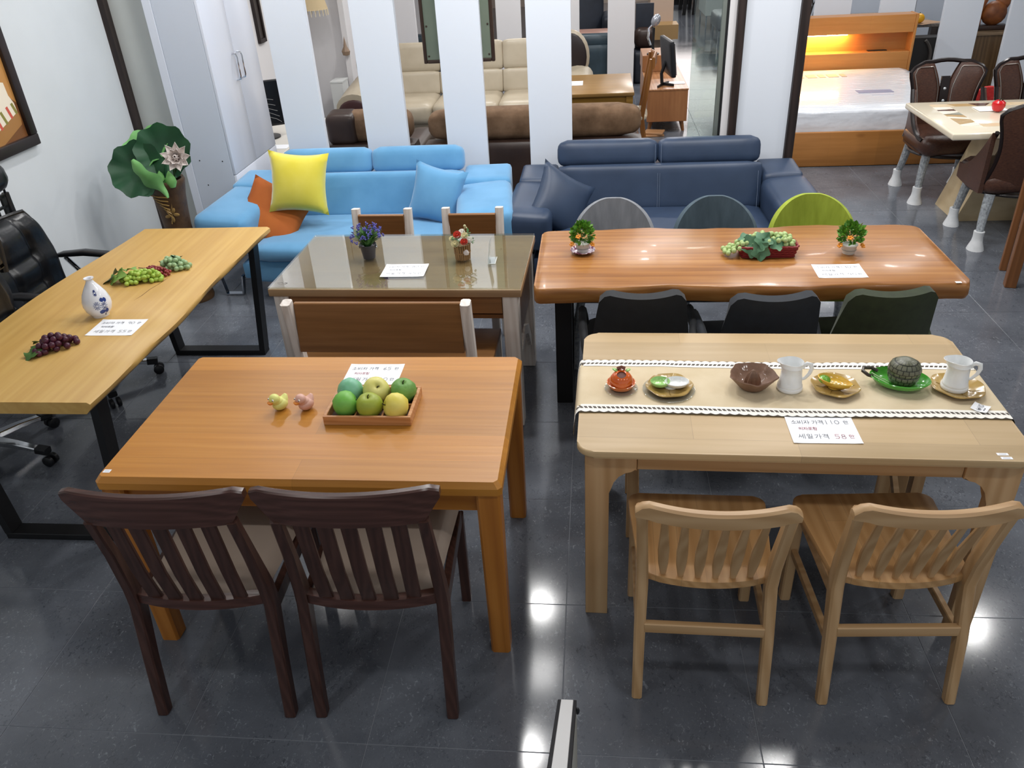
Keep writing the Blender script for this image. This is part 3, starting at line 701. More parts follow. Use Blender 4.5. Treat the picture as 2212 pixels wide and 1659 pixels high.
# lotus in a tall bamboo-like pot
t = thing('potted_lotus', 'artificial lotus in a tall brown relief pot in the corner by the wardrobe', 'plant', (-2.715, 4.8, 0))
POT = noisy('brown_relief_pot', '#3c2a1c', '#5a4127', 14, .5, bumpv=.4, bscale=40)
b = B(); b.lathe([(.0, 0), (.11, 0), (.115, .02), (.1, .12), (.085, .2), (.09, .36), (.098, .39), (.088, .42), (.084, .52), (.09, .62), (.1, .72), (.113, .79), (.118, .815), (.112, .83), (.098, .825), (.09, .77), (0, .76)], 28); out('pot', b, POT, t, ang=60)
GOLD = mat('gilt_relief', '#9a7b45', .4)
b = B()
for k in range(6): b.tube([(-.07+.01*k, -.095+.004*k, .75-.02*k), (-.02+.01*k, -.108, .742-.024*k), (.035, -.1, .735-.026*k)], .004, 5)
b.tube([(.05, -.08, .73), (.035, -.085, .64), (.015, -.09, .56)], .004, 5)
for a in (0, 60, 120, 200, 270): b.ball((.03+.03*math.cos(R(a)), -.088, .62+.03*math.sin(R(a))), (.022, .006, .012), 8, 5, rot(y=-a))
out('relief_leaves', b, GOLD, t, label='gilded leaf relief on the pot')
LD = noisy('lotus_leaf_dark', '#0f3a22', '#1b5130', 5, .5); LL = noisy('lotus_leaf_light', '#5f9a55', '#7cb870', 6, .5)
def lotus(c, r, nrm, m, wav=.12, cup=.25):
    n = Vector(nrm).normalized(); q = n.to_track_quat('Z', 'Y').to_matrix(); c = Vector(c); b = B()
    def f(u, v):
        a = 2*math.pi*u; rr = r*v*(1+.05*math.sin(9*a)*v)
        return c + q @ Vector((rr*math.cos(a), rr*math.sin(a), r*cup*(v**2-.6) + r*wav*math.sin(8*a+1)*v**3*.5))
    b.grid(f, 40, 8, thick=.003, loopu=True); bmesh.ops.remove_doubles(b.bm, verts=b.bm.verts, dist=.0005)
    for k in range(0): pass
    return out('lotus_leaf', b, m, t, ang=80)
lotus((-.125, -.06, .905), .175, (.15, -1, .55), LD); lotus((.025, .02, .99), .17, (.3, -1, .5), LD); lotus((-.12, .08, 1.0), .16, (-.1, -.7, .9), LL, cup=.15)
b = B()
def curl(u, v):
    k = v; w = .055*math.sin(math.pi*min(1, k*.95+.05))*(1+.25*math.sin(14*k))
    return Vector((-.09+.16*k+(u-.5)*2*w*.8, -.16-.02*math.sin(6*k)+.06*(u-.5)**2, .99-.24*k+(u-.5)*2*w*.5))
b.grid(curl, 6, 16, thick=.003); out('curled_leaf', b, LL, t, ang=80)
ST = mat('stem_green', '#27401f', .6)
for p in ([(.02, 0, .78), (.08, -.02, .86), (.135, -.03, .93)], [(-.02, 0, .78), (-.08, -.01, .84), (-.12, -.04, .88)], [(.0, .02, .78), (.01, .03, .9), (.02, .02, .96)], [(.0, -.02, .78), (-.04, -.1, .82), (-.06, -.14, .86)], [(-.03, .04, .78), (-.1, .07, .9), (-.12, .08, .97)], [(.06, -.03, .78), (.09, -.04, .85), (.1, -.045, .9)]):
    b = B(); b.tube(p, .006, 6); out('stem', b, ST, t)
for x, y, z in ((.015, -.07, .84), (.075, -.07, .838)):
    b = B(); b.lathe([(0, -.05), (.02, -.045), (.033, -.015), (.03, .01), (.015, .04), (.002, .058)], 14, (x, y, z)); out('lotus_bud', b, noisy('bud_green', '#6fae5c', '#8cc878', 5, .45), t)
PET = noisy('petal_white', '#c9beb8', '#e4dcd8', 20, .6)
for ring, (n, tilt, ln, off) in enumerate(((9, 20, .105, 0), (8, 42, .09, 20), (7, 62, .07, 10))):
    for k in range(n):
        a = 360*k/n+off; b = B(); q = Vector((.35, -1, .45)).to_track_quat('Z', 'Y').to_matrix() @ rot(z=a) @ rot(y=-tilt)
        def pf(u, v, ln=ln, q=q): 
            w = .021*math.sin(math.pi*min(1, .12+.88*v)**.8)*2*(u-.5)
            return Vector((.142, -.05, .965)) + q @ Vector((ln*v, w*1.3, .02*v*v + abs(u-.5)*.02))
        b.grid(pf, 4, 6, thick=.002); out('petal', b, PET, t, ang=80)
b = B(); b.ball((.142, -.062, .97), .018, 10, 6); out('flower_heart', b, mat('lotus_pink', '#8a4a60', .6), t)

# office chairs
LEA = noisy('black_leather', '#0b0c0f', '#14161a', 5, .3, bumpv=.12, bscale=60)
PLA = mat('black_plastic', '#15161a', .4)
t = thing('office_chair', 'black leather executive chair with headrest between the yellow pine table and the left wall', 'chair', (-2.78, 3.645, 0), 0)
# local +x is where the sitter looks
def bk(u, v, off=0):
    a = 2*u-1; w = .265*(1-.28*max(0, v-.55)/.45*abs(v)**2 - .12*(1-v)**2)
    ed = (1-abs(a)**5)*(1-abs(2*v-1)**5)
    tuft = .018*math.cos(a*4.7)*1 + .012*math.cos((v-.45)*15)
    crease = -.02*math.exp(-((abs(a)-.42)/.07)**2) - .016*math.exp(-((v-.55)/.05)**2)*(abs(a) < .5) - .014*math.exp(-((v-.25)/.05)**2)*(abs(a) < .5)
    z = lerp(.49, .95, v); x = -.21 - .06*v + (.07+tuft*.5+crease)*ed**.5 + .05*a*a
    return Vector((x, a*w, z))
b = B(); b.grid(lambda u, v: bk(u, v), 36, 30); b.grid(lambda u, v: bk(u, v) - Vector((.02+.10*((1-abs(2*u-1)**5)*(1-abs(2*v-1)**5))**.5, 0, 0)), 36, 30)
out('backrest', b, LEA, t, ang=80)
b = B()
pts = [bk(*uv) for uv in [(0, i/14) for i in range(15)] + [(i/12, 1) for i in range(1, 12)] + [(1, 1-i/14) for i in range(15)] + [(1-i/12, 0) for i in range(1, 12)]]
b.tube([p - Vector((.01, 0, 0)) for p in pts], .014, 6, loop=True); out('piping', b, LEA, t)
b = B(); b.rbox((.06, 0, .45), (.5, .5, .13), .06, puff=.1); out('seat', b, LEA, t, ang=70)
b = B(); b.rbox((-.275, 0, 1.15), (.1, .40, .14), .05, rot=rot(y=-8), puff=.12); hr = out('headrest', b, LEA, t, ang=70)
for s in (-1, 1):
    b = B(); b.tube([(-.285, s*.195, .9), (-.295, s*.205, 1.02), (-.295, s*.205, 1.05)], .018, 9); b.tube([(-.295, s*.205, 1.05), (-.285, s*.195, 1.1)], .006, 6); out('headrest_post', b, PLA, t)
# perforated strap between posts
b = B(); yy = [-.19, -.155, -.105, -.055, -.005, .005, .055, .105, .155, .19]
P = B()
for z0_, z1_ in ((.925, .945), (.982, .995), (1.032, 1.05)): P.bx(-.3, -.286, -.19, .19, z0_, z1_)
for y in (-.175, -.09, 0, .09, .175): P.bx(-.3, -.286, y-.019, y+.019, .93, 1.045)
out('perforated_strap', P, LEA, t)
for s in (-1, 1):
    b = B(); b.beam([(-.2, s*.285, .665), (-.16, s*.288, .672), (-.03, s*.29, .68), (.1, s*.287, .668), (.2, s*.28, .64)], [.03, .05, .052, .05, .04], [.016, .024, .028, .026, .02], (0, 1, 0), .006); a = out('armrest', b, PLA, t, ang=60)
    b = B(); b.tube([(-.15, s*.287, .655), (-.06, s*.28, .54), (.0, s*.265, .43)], .0135, 8); out('arm_post', b, CHROME, a, label='chrome tube')
    b = B(); b.tube([(.2, s*.28, .63), (.2, s*.275, .52), (.12, s*.26, .42), (0, s*.24, .4)], .012, 8); out('arm_brace', b, PLA, a)
b = B(); b.tube([(0, 0, .1), (0, 0, .4)], .028, 12); b.bx(-.1, .1, -.08, .08, .37, .4); out('gas_column', b, PLA, t)
for k in range(5):
    a = R(72*k+18+8); ca, sa = math.cos(a), math.sin(a)
    b = B(); b.beam([(ca*.02, sa*.02, .12), (ca*.16, sa*.16, .105), (ca*.3, sa*.3, .08)], [.05, .04, .034], [.03, .028, .022], (-sa, ca, 0), .004); lg = out('base_spoke', b, CHROME, t, label='chrome base spoke')
    b = B(); b.beam([(ca*.27, sa*.27, .085), (ca*.325, sa*.325, .078)], .045, .035, (-sa, ca, 0), .006); 
    for q in (-1, 1):
        M = Matrix.Translation((ca*.32-sa*.018*q, sa*.32+ca*.018*q, .028)) @ Matrix.Rotation(a, 4, 'Z') @ Matrix.Rotation(R(90), 4, 'X')
        b.lathe([(0, -.011), (.022, -.011), (.028, -.007), (.028, .007), (.022, .011), (0, .011)], 14, M=M)
    out('caster', b, PLA, lg)
oc = t
copytree(oc, (-2.93, 2.93, 0), 180+5, 'second black office chair at the left edge, chrome base under the yellow pine table')

# ================================================================ stair handrail at the bottom edge of the view
t = thing('handrail', 'slanted white handrail with black edges at the bottom edge of the view', 'handrail', (-.066, 1.302, 0))
def rl(u): return (0, -.797*u, .5 + .604*u)
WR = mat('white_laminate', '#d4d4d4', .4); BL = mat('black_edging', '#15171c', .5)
up = (1, 0, 0)
b = B(); b.beam([rl(0), rl(1.25)], .0305, .012, up, .001); out('cap', b, WR, t)
for s in (-1, 1):
    b = B(); b.beam([(s*.0195, q[1], q[2]-.001) for q in (rl(0), rl(1.25))], .008, .013, up, .001); out('edging', b, BL, t)
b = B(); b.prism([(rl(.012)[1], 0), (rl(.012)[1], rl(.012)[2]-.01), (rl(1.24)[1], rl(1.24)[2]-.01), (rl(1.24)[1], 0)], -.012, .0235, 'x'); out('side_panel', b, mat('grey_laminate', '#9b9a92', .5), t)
b = B(); b.ball((.026, -.035, .515), (.006, .006, .012), 8, 6); out('bolt', b, BL, t)

# ================================================================ wooden leg pair of a table outside the frame on the right
t = thing('side_table', 'brown wooden table standing out at the right edge, only its legs showing', 'table', (2.583, 4.862, 0), -14)
TAN = wood('tan_leg', '#6a4222', '#7b4e2a', '#8a5a34', 'Z', .45)
out('tabletop', B().bx(-.035, .8, -.9, .3, .72, .75, .004), BROWNT, t)
for x, y in ((0, 0), (.74, -.85), (.74, .25), (0, -.85)): out('leg', B().bx(x-.032, x+.032, y-.032, y+.032, 0, .72, .003, 1), TAN, t)
out('leg', B().bx(-.02, .02, .245, .285, 0, .72, .003, 1), TAN, t)
# ================================================================ through the partition: rooms behind
DKB = noisy('dark_brown_leather', '#2c1f1a', '#3a2a23', 5, .4, bumpv=.08, bscale=120)
SUE = noisy('worn_brown_suede', '#5e4630', '#7d624a', 12, .85, bumpv=.15, bscale=90)
def brown_sofa(label, x0, x1, y, parts):
    t = thing('sofa', label, 'sofa', ((x0+x1)/2, y, 0)); w = (x1-x0)/2
    b = B(); b.rbox((0, .1, .32), (2*w, .2, .64), .03, puff=0); out('back_panel', b, DKB, t, ang=60)
    out('base', B().bx(-w, w, .12, .85, .06, .36, .03), DKB, t)
    b = B(); b.rbox((0, .52, .4), (2*w-.3, .6, .14), .05, puff=.05); out('seat_cushion', b, DKB, t, ang=60)
    for k in range(parts):
        a, c = lerp(-w+.06, w-.04, k/parts), lerp(-w+.06, w-.04, (k+1)/parts)
        b = B(); b.rbox(((a+c)/2, .14, .755), (c-a-.01, .2, .23), .07, rot=rot(x=6), puff=.05); out('headrest', b, SUE, t, ang=60)
    for s in (-1, 1):
        b = B(); b.rbox((s*(w-.1), .5, .42), (.2, .75, .3), .06, puff=.04); out('arm', b, DKB, t, ang=60)
    return t
brown_sofa('dark brown leather sofa with worn suede headrest, its back to the partition, right', -1.33, .36, 6.2, 1)
t = brown_sofa('dark brown leather armchair with suede panel, its back to the partition, left', -2.12, -1.40, 6.25, 1)
b = B(); b.rbox((-.23, .115, .755), (.24, .22, .24), .05, rot=rot(x=6)); out('headrest_side', b, DKB, t, ang=60)
CRM = noisy('cream_leather', '#a89c87', '#b8ad99', 4, .35, bumpv=.05, bscale=120)
t = thing('sofa', 'long cream leather sofa with dark oval arm faces behind the slatted partition', 'sofa', (-1.33, 8.35, 0))
w = 1.33
out('base', B().bx(-w+.15, w-.15, .05, .85, .08, .3, .03), CRM, t)
for k in range(3):
    a, c = lerp(-w+.32, w-.3, k/3), lerp(-w+.32, w-.3, (k+1)/3)
    b = B(); b.rbox(((a+c)/2, .3, .4), (c-a-.004, .7, .2), .06, puff=.03); out('seat_cushion', b, CRM, t, ang=60)
    b = B(); b.rbox(((a+c)/2, .66, .58), (c-a-.002, .18, .24), .03, rot=rot(x=-12), puff=.015); out('back_cushion', b, CRM, t, ang=60)
    b = B(); b.rbox(((a+c)/2, .745, .83), (c-a-.002, .16, .3), .04, rot=rot(x=-8), puff=.02); out('headrest', b, CRM, t, ang=60)
OVAL = mat('dark_brown_panel', '#241c1c', .4)
for s in (-1, 1):
    b = B(); b.tube([(s*(w-.19), 0.0, .47), (s*(w-.19), .3, .5), (s*(w-.19), .75, .58)], [.19, .2, .17], 20, flat=.8); ar = out('arm', b, CRM, t, ang=50)
    b = B(); b.ball((s*(w-.19), -.01, .45), (.165, .02, .115), 20, 10); out('arm_face', b, mat('wine_leather', '#3a1f1f', .35), ar, label='dark wine oval face')
    b = B(); b.bx(s*(w-.19)-.12, s*(w-.19)+.12, .02, .7, .08, .34, .03); out('arm_base', b, CRM, ar)
    b = B(); b.ball((s*(w-.26), .74, .78), (.2, .07, .27), 20, 12); wg = out('back_wing', b, CRM, t)
    b = B(); b.ball((s*(w-.26), .69, .78), (.17, .04, .24), 20, 12); out('wing_face', b, OVAL, wg, label='dark oval inset')
OKF = wood('honey_oak', '#7a5a25', '#8f6a2e', '#9d7838', 'X', .3)
t = thing('dining_table', 'small honey oak table with a price card behind the partition', 'table', (-.02, 7.82, 0))
out('tabletop', B().bx(-.36, .36, -.45, .45, .71, .74, .004), wood('honey_oak_top', '#7f6035', '#93703f', '#a07d4b', 'X', .28), t)
for sx in (-1, 1):
    out('apron', B().bx(-.3, .3, sx*.41-.01, sx*.41+.01, .63, .71), OKF, t)
    for sy in (-1, 1): out('leg', B().bx(sx*.32-.03, sx*.32+.03, sy*.41-.03, sy*.41+.03, 0, .71, .003, 1), OKF, t)
PAPER = mat('white_paper', '#f4f6fa', .6)
b = B(); b.bx(-.075, .075, -.1, .1, 0, .002); tag(out('price_card', b, PAPER, loc=(-.19, 7.85, .741)), 'white price card on the small honey oak table', 'card')
t = thing('dining_chair', 'honey oak chair with carved back at the right of the small oak table', 'chair', (.47, 7.85, 0), 88)
for s in (-1, 1):
    b = B(); b.beam([(s*.2, -.02, 0), (s*.2, .04, .45), (s*.2, -.04, .96)], .035, .045, (1, 0, 0), .006); out('leg', b, wood('chair_oak', '#6f4520', '#86562a', '#9a6836', 'Z', .3), t)
    out('leg', B().bx(s*.19-.018, s*.19+.018, .4, .436, 0, .44), OKF, t)
b = B(); b.beam([(-.22, -.05, .93), (0, -.075, .945), (.22, -.05, .93)], .1, .028, (0, 0, 1), .01); out('crest_rail', b, wood('chair_oak', '', '', ''), t)
for x in (-.1, 0, .1): 
    b = B(); b.beam([(x, .03, .47), (x, -.05, .9)], .05, .014, (1, 0, 0), .003); out('back_slat', b, wood('chair_oak', '', '', ''), t)
b = B(); b.rbox((0, .22, .455), (.43, .44, .06), .025, puff=.1); out('seat_cushion', b, CRM, t, ang=60)
# low oak cabinet with riser, monitor, fan
CABW = wood('cabinet_oak', '#865836', '#96653f', '#a5734a', 'Z', .35, 1.2, ring=.08)
t = thing('media_cabinet', 'brown oak media cabinet with stepped riser beside the doorway', 'cabinet', (.75, 9.7, 0))
out('body', B().bx(-.2, .22, -.8, .75, .12, .44, .003, 1), CABW, t); out('top', B().bx(-.205, .225, -.805, .755, .44, .455, .002, 1), wood('cabinet_oak_top', '#8d5f3d', '#a5734d', '#b98a63', 'Y', .3), t)
out('riser', B().bx(-.21, .16, .2, .75, .456, .63, .003, 1), CABW, t)
for x in (-.15, .17):
    for y in (-.7, .65):
        b = B(); b.tube([(x*1.15, y, 0), (x, y, .12)], [.016, .026], 8); out('leg', b, CABW, t)
t = thing('monitor', 'dark flat monitor seen edge on, standing on the brown oak media cabinet', 'monitor', (.72, 9.1, .456), 8)
b = B(); b.rbox((.04, 0, .29), (.055, .52, .36), .02, rot=rot(y=-6)); out('housing', b, PLA, t, ang=60)
out('screen', B().box((.07, 0, .29), (.004, .48, .31), rot=rot(y=-6)), mat('silver_bezel', '#b8bcc2', .3, metal=.4), t)
b = B(); b.tube([(-.01, 0, .02), (-.02, 0, .12), (.02, 0, .24)], .018, 8); out('neck', b, PLA, t)
b = B(); b.beam([(-.08, -.12, .008), (0, 0, .014), (.1, -.08, .008)], .03, .012, (0, 0, 1)); b.beam([(0, 0, .014), (.08, .09, .008)], .03, .012, (0, 0, 1)); out('foot', b, PLA, t)
t = thing('hair_dryer', 'silver and black stand device behind the monitor on the cabinet riser', 'device', (.66, 9.98, .631))
b = B(); b.lathe([(0, 0), (.07, 0), (.07, .012), (.02, .02), (.012, .1), (.015, .28), (0, .29)], 16); out('stand', b, PLA, t)
b = B(); b.tube([(-.03, 0, .1), (-.06, 0, .18), (-.05, 0, .28), (0, 0, .33)], .014, 8); out('handle', b, CHROME, t)
b = B(); b.ball((.02, 0, .36), (.05, .05, .07), 12, 8, rot(y=25)); out('head', b, mat('silver_plastic', '#a9adb5', .25, metal=.5), t)
b = B(); b.bx(-.1, .1, -.07, .07, 0, .003); tag(out('price_card', b, PAPER, loc=(.86, 9.2, .456)), 'white price card on the front of the brown oak media cabinet', 'card')
for k, (x, y, rz_) in enumerate(((.62, 8.82, 8), (.63, 8.83, -14))):
    b = B(); b.bx(-.1, .1, -.08, .08, 0, .02, .003, 1); o = out('wood_sample', b, wood('sample_wood', '#8d6440', '#a67b55', '#b88d66', 'X', .4), loc=(x, y, .001+.021*k)); o.rotation_euler = (0, 0, R(rz_)); tag(o, ('lower' if k == 0 else 'upper') + ' of two brown wood samples on the floor by the cabinet', 'sample')
# left room: monitor on a desk, wall frame, hanging things
t = thing('desk', 'white-topped desk behind the wardrobe carrying the swirl-patterned monitor', 'desk', (-3.0, 7.2, 0))
out('top', B().bx(-.28, .3, -.6, .9, .42, .45, .003, 1), mat('cream_top', '#d8d4cc', .4), t); out('side_panel', B().bx(-.27, .29, -.59, -.56, 0, .42), mat('brown_board', '#4a4039', .5), t); out('side_panel', B().bx(-.27, .29, .86, .89, 0, .42), mat('brown_board', '#4a4039', .5), t); out('front_panel', B().bx(.25, .28, -.55, .85, .3, .42), mat('brown_board', '', .5), t)
t = thing('monitor', 'black monitor with pale swirls, seen between the wardrobe and first slat', 'monitor', (-3.05, 7.35, .451), 28)
out('housing', B().bx(-.22, .22, -.02, .02, .1, .5, .006), PLA, t); out('screen', B().bx(-.21, .21, -.023, -.02, .12, .49), mat('dark_screen', '#191a1c', .15), t)
for k in range(5):
    b = B(); b.tube([(-.2+.04*k, -.024, .47-.07*k), (-.1+.03*k, -.024, .44-.06*k), (0+.03*k, -.024, .36-.05*k), (.12+.01*k, -.024, .33-.05*k)], .0016, 4); out('swirl', b, mat('pale_swirl', '#9a9a98', .5), t)
b = B(); b.tube([(0, 0, .02), (0, 0, .12)], .03, 10); b.lathe([(0, 0), (.13, 0), (.13, .012), (.03, .022), (0, .022)], 24); out('stand', b, PLA, t)
b = B(); b.bx(-.1, .1, -.07, .07, 0, .002); tag(out('price_card', b, PAPER, loc=(-2.82, 7.0, .451)), 'white price card on the desk by the swirl-patterned monitor', 'card')
t = thing('framed_picture', 'narrow dark frame on the far left wall seen past the wardrobe', 'picture', (-3.3, 8.3, 1.6))
out('frame_bar', B().bx(.0, .03, -.09, -.05, -.45, .5, .004), FR, t); out('frame_bar', B().bx(.0, .03, .05, .09, -.45, .5, .004), FR, t); out('frame_bar', B().bx(.0, .03, -.05, .05, -.45, -.41), FR, t); out('backing', B().bx(.0, .012, -.05, .05, -.41, .5), mat('frame_backing', '#3a3330', .5), t)
t = thing('speaker_box', 'small white box standing against the wall left of the cream sofa', 'box', (-2.93, 9.45, .0))
out('case', B().bx(-.07, .07, -.12, .12, 0, .56, .003, 1), mat('white_case', '#d6d8d6', .4), t); out('lid', B().bx(-.075, .075, -.125, .125, .56, .575), mat('white_case', '', .4), t)
t = thing('lamp_shade', 'cream fringed shade hanging by the far left wall', 'lamp', (-3.05, 9.3, 1.33))
b = B(); b.lathe([(.12, 0), (.16, .0), (.09, .3), (.06, .3), (.11, .02)], 20); out('shade', b, mat('cream_cloth', '#c9b48e', .8), t)
b = B()
for k in range(22): a = 2*math.pi*k/22; b.tube([(.155*math.cos(a), .155*math.sin(a), .01), (.158*math.cos(a), .158*math.sin(a), -.06)], .004, 4)
out('fringe', b, mat('fringe_cream', '#e0d2b4', .8), t); b = B(); b.tube([(0, 0, .3), (0, 0, CEIL-1.33)], .004, 5); out('cord', b, PLA, t)
t = thing('wall_ornament', 'small brown shell ornament on the wall left of the cream sofa', 'ornament', (-2.83, 9.56, .86))
b = B(); b.lathe([(0, -.05), (.04, -.04), (.05, 0), (.02, .05), (.0, .16)], 8); out('shell', b, mat('shell_brown', '#8d7763', .5), t)
# framed green board hanging behind the partition
t = thing('hanging_board', 'framed grey-green board hanging behind the third and fourth slats', 'board', (-.98, 6.12, 1.24))
out('panel', B().bx(-.245, .245, 0, .02, .012, 1.2), noisy('grey_green', '#717c6c', '#7d8877', 3, .6), t)
FRB = mat('brown_metal_edge', '#3c2a20', .45)
for p in ([-.26, -.235, -.008, .03, 0, 1.2], [.235, .26, -.008, .03, 0, 1.2], [-.235, .235, -.008, .03, 0, .025]): out('frame_bar', B().bx(*p, .006), FRB, t)
for x in (-.22, .22):
    for z in (.05, .25, .45):
        b = B(); b.ball((x, -.002, z), .007, 8, 5); out('rivet', b, FRB, t)
for s in (-1, 1):
    b = B(); b.tube([(s*.2, .01, 1.2), (s*.2, .01, CEIL-1.24)], .003, 5); out('cord', b, PLA, t)
# beyond the rear slats
DNV = noisy('dark_navy_cloth', '#171c26', '#222936', 6, .6)
t = thing('sofa', 'dark navy recliner with crumpled back behind the rear slats', 'sofa', (-.12, 12.9, 0), 0)
b = B(); b.rbox((-.08, .45, .72), (.62, .3, .8), .1, rot=rot(x=-10), puff=.05); out('backrest', b, DNV, t, ang=60)
b = B(); b.rbox((.36, .25, .45), (.28, .8, .55), .06, puff=.04); out('arm', b, DNV, t, ang=60); b = B(); b.rbox((-.08, .1, .24), (.65, .8, .48), .06); out('seat_cushion', b, DNV, t, ang=60)
t = thing('coffee_table', 'pinkish wooden coffee table before the dark navy recliner', 'table', (-.05, 12.25, 0))
out('tabletop', B().bx(-.3, .24, -.28, .3, .56, .6, .004), wood('pink_wood', '#a0786a', '#b89082', '#c8a294', 'X', .3), t)
for x in (-.26, .2):
    for y in (-.24, .26): out('leg', B().bx(x-.02, x+.02, y-.02, y+.02, 0, .56), DKB, t)
TEAL = noisy('dark_teal_leather', '#2b3840', '#384852', 5, .4)
t = thing('sofa', 'dark teal leather sofa seen between two rear slats', 'sofa', (-.03, 11.62, 0))
b = B(); b.rbox((0, .1, .26), (1.0, .2, .52), .05); out('back_panel', b, TEAL, t, ang=60); b = B(); b.rbox((0, .12, .56), (1.0, .2, .17), .07); out('headrest', b, TEAL, t, ang=60)
t = thing('sofa', 'dark sofa with tall dark board behind it, left of the corridor', 'sofa', (.66, 11.9, 0))
out('back_board', B().bx(-.12, .12, .0, .04, .3, .97, .004), DNV, t); b = B(); b.rbox((0, .0, .55), (.27, .3, .26), .09); out('headrest', b, DKB, t, ang=60); b = B(); b.rbox((0, -.05, .2), (.28, .5, .4), .04); out('body', b, DNV, t, ang=60)
t = thing('sofa', 'grey sofa back peeking out beside the framed green board', 'sofa', (-2.5, 12.3, 0))
b = B(); b.rbox((0, .1, .34), (.9, .25, .6), .06); out('back_panel', b, TEAL, t, ang=60); b = B(); b.rbox((0, -.25, .2), (.9, .6, .4), .06); out('seat_cushion', b, TEAL, t, ang=60)
t = thing('wall_cabinet', 'beige cabinet at the corridor side behind the dark sofa', 'cabinet', (1.02, 13.6, 0))
out('body', B().bx(-.2, .15, -.2, .4, .0, 1.3, .003, 1), mat('beige_board', '#b7a08e', .6), t); out('shelf', B().bx(-.2, .2, -.6, -.2, .35, .55), mat('tan_board', '#9c7d52', .6), t)
t = thing('cabinet', 'white cabinet at the far end of the corridor', 'cabinet', (1.85, 20.7, 0))
out('body', B().bx(-.45, .45, -.2, .25, .12, 1.0, .004, 1), mat('white_case', '', .4), t); out('plinth', B().bx(-.35, .35, -.15, .2, 0, .12), BLACKM, t)
t = thing('dining_table', 'black-legged table at the far end of the corridor', 'table', (2.25, 19.2, 0))
out('tabletop', B().bx(-.5, .5, -.6, .6, .72, .75), BLACKM, t)
for x in (-.4, -.2, .3):
    for y in (-.5, .4): 
        b = B(); b.beam([(x, y, 0), (x+.05, y, .72)], .07, .07, (1, 0, 0)); out('leg', b, BLACKM, t)
t = thing('cabinet', 'low white cabinet on thin legs right of the corridor', 'cabinet', (2.2, 16.8, 0))
out('body', B().bx(-.2, .25, -.5, .6, .25, .75, .004, 1), mat('white_case', '', .4), t)
for x in (-.17, .2):
    for y in (-.45, .5): out('leg', B().bx(x-.012, x+.012, y-.012, y+.012, 0, .25), CHROME, t)
t = thing('stool', 'grey upholstered bench seat right of the corridor', 'stool', (2.2, 14.9, 0))
b = B(); b.rbox((0, 0, .35), (.45, .9, .25), .06, puff=.05); out('seat', b, mat('grey_leather', '#6b6d74', .4), t, ang=60)
for x in (-.18, .18):
    for y in (-.4, .4): out('leg', B().bx(x-.015, x+.015, y-.015, y+.015, 0, .23), CHROME, t)
struct('wall_column', B().bx(1.95, 2.3, 13.35, 13.6, 0, CEIL), mat('grey_column', '#a9adb6', .4))
# ================================================================ bed corner on the right
BEDW = wood('amber_staves', '#93602e', '#a5703a', '#b67f46', 'X', .35, .9, boards=(.42, .085), grain=.5, knots=True, ring=.08)
BEDP = wood('amber_board', '#a87039', '#b57c43', '#c28a50', 'X', .35, .9, boards=(.6, .11), grain=.4, ring=.08)
t = thing('bed', 'amber wooden bed with a lit shelf headboard and plastic-wrapped mattress frame', 'bed', (2.52, 8.6, 0))
out('footboard', B().prism(rrect(-.83, .83, .005, .31, .05, 4), -1.09, -1.05, 'y', bev=.004), BEDW, t)
for s in (-1, 1): out('side_rail', B().bx(s*.83-.02, s*.83+.02, -1.05, .9, .005, .28, .004), BEDW, t)
out('slat_deck', B().bx(-.8, .8, -1.04, .9, .18, .22), BEDP, t)
hb = out('headboard', B().bx(-.85, .85, 1.08, 1.12, 0, 1.0), BEDP, t)
out('shelf_panel', B().bx(-.85, .83, .92, .945, .2, .635, .003, 1), BEDP, hb); out('top_panel', B().bx(-.85, .83, .92, .945, .825, 1.0, .003, 1), BEDP, hb)
out('shelf', B().bx(-.85, .83, .945, 1.08, .61, .635), BEDP, hb); out('top_board', B().bx(-.85, .83, .945, 1.08, .98, 1.0), BEDP, hb); out('niche_top', B().bx(-.85, .83, .945, 1.08, .83, .845), BEDP, hb)
out('end_board', B().bx(.83, .855, .91, 1.12, 0, 1.005, .003, 1), BEDP, hb)
out('light_strip', B().bx(-.45, .18, 1.0, 1.03, .808, .829), mat('warm_led', '#fff0c8', .5, emis='#ffcf7a', estr=120), hb, label='warm glowing light strip under the shelf')
out('socket', B().bx(.42, .62, 1.0, 1.06, .6355, .642, .002, 1), BLACKM, hb)
def wrap_mat():
    m = mat('wrapped_mattress', '#dfe3ea', .18, coat=.4); nt = m.node_tree
    w = N(nt, 'ShaderNodeTexWave', wave_type='BANDS', bands_direction='Y', i_Scale=9.0, i_Distortion=3.5, i_Detail=2.0); L(nt, coords(nt, (.35, 1, 1)), w.inputs[0])
    n = N(nt, 'ShaderNodeTexNoise', i_Scale=16.0, i_Detail=4.0); L(nt, coords(nt, (1, 1, 1)), n.inputs[0])
    a = N(nt, 'ShaderNodeMix', data_type='FLOAT', i_0=.5); L(nt, w.outputs['Fac'], a.inputs[2]); L(nt, n.outputs[0], a.inputs[3]); bump(m, a.outputs[0], .5, .02); return m
t2 = thing('mattress', 'white mattress in clear wrinkled plastic on the amber wooden bed', 'mattress', (2.50, 8.58, .221))
b = B(); b.rbox((0, -.06, .14), (1.6, 1.88, .28), .06, puff=.012, sub=10); out('body', b, wrap_mat(), t2, ang=60)
b = B(); z = .292
def patch(x0, x1, y0, y1): b.bx(x0, x1, y0, y1, z-.02, z)
b = B()
for k, (x, wd) in enumerate(((-.42, .07), (-.31, .09), (-.19, .06), (-.1, .1), (.03, .05))):
    b.bx(x, x+wd, .38, .52, .279, .2845); 
out('print_marks', b, mat('faint_brown_print', '#b39a88', .5), t2)
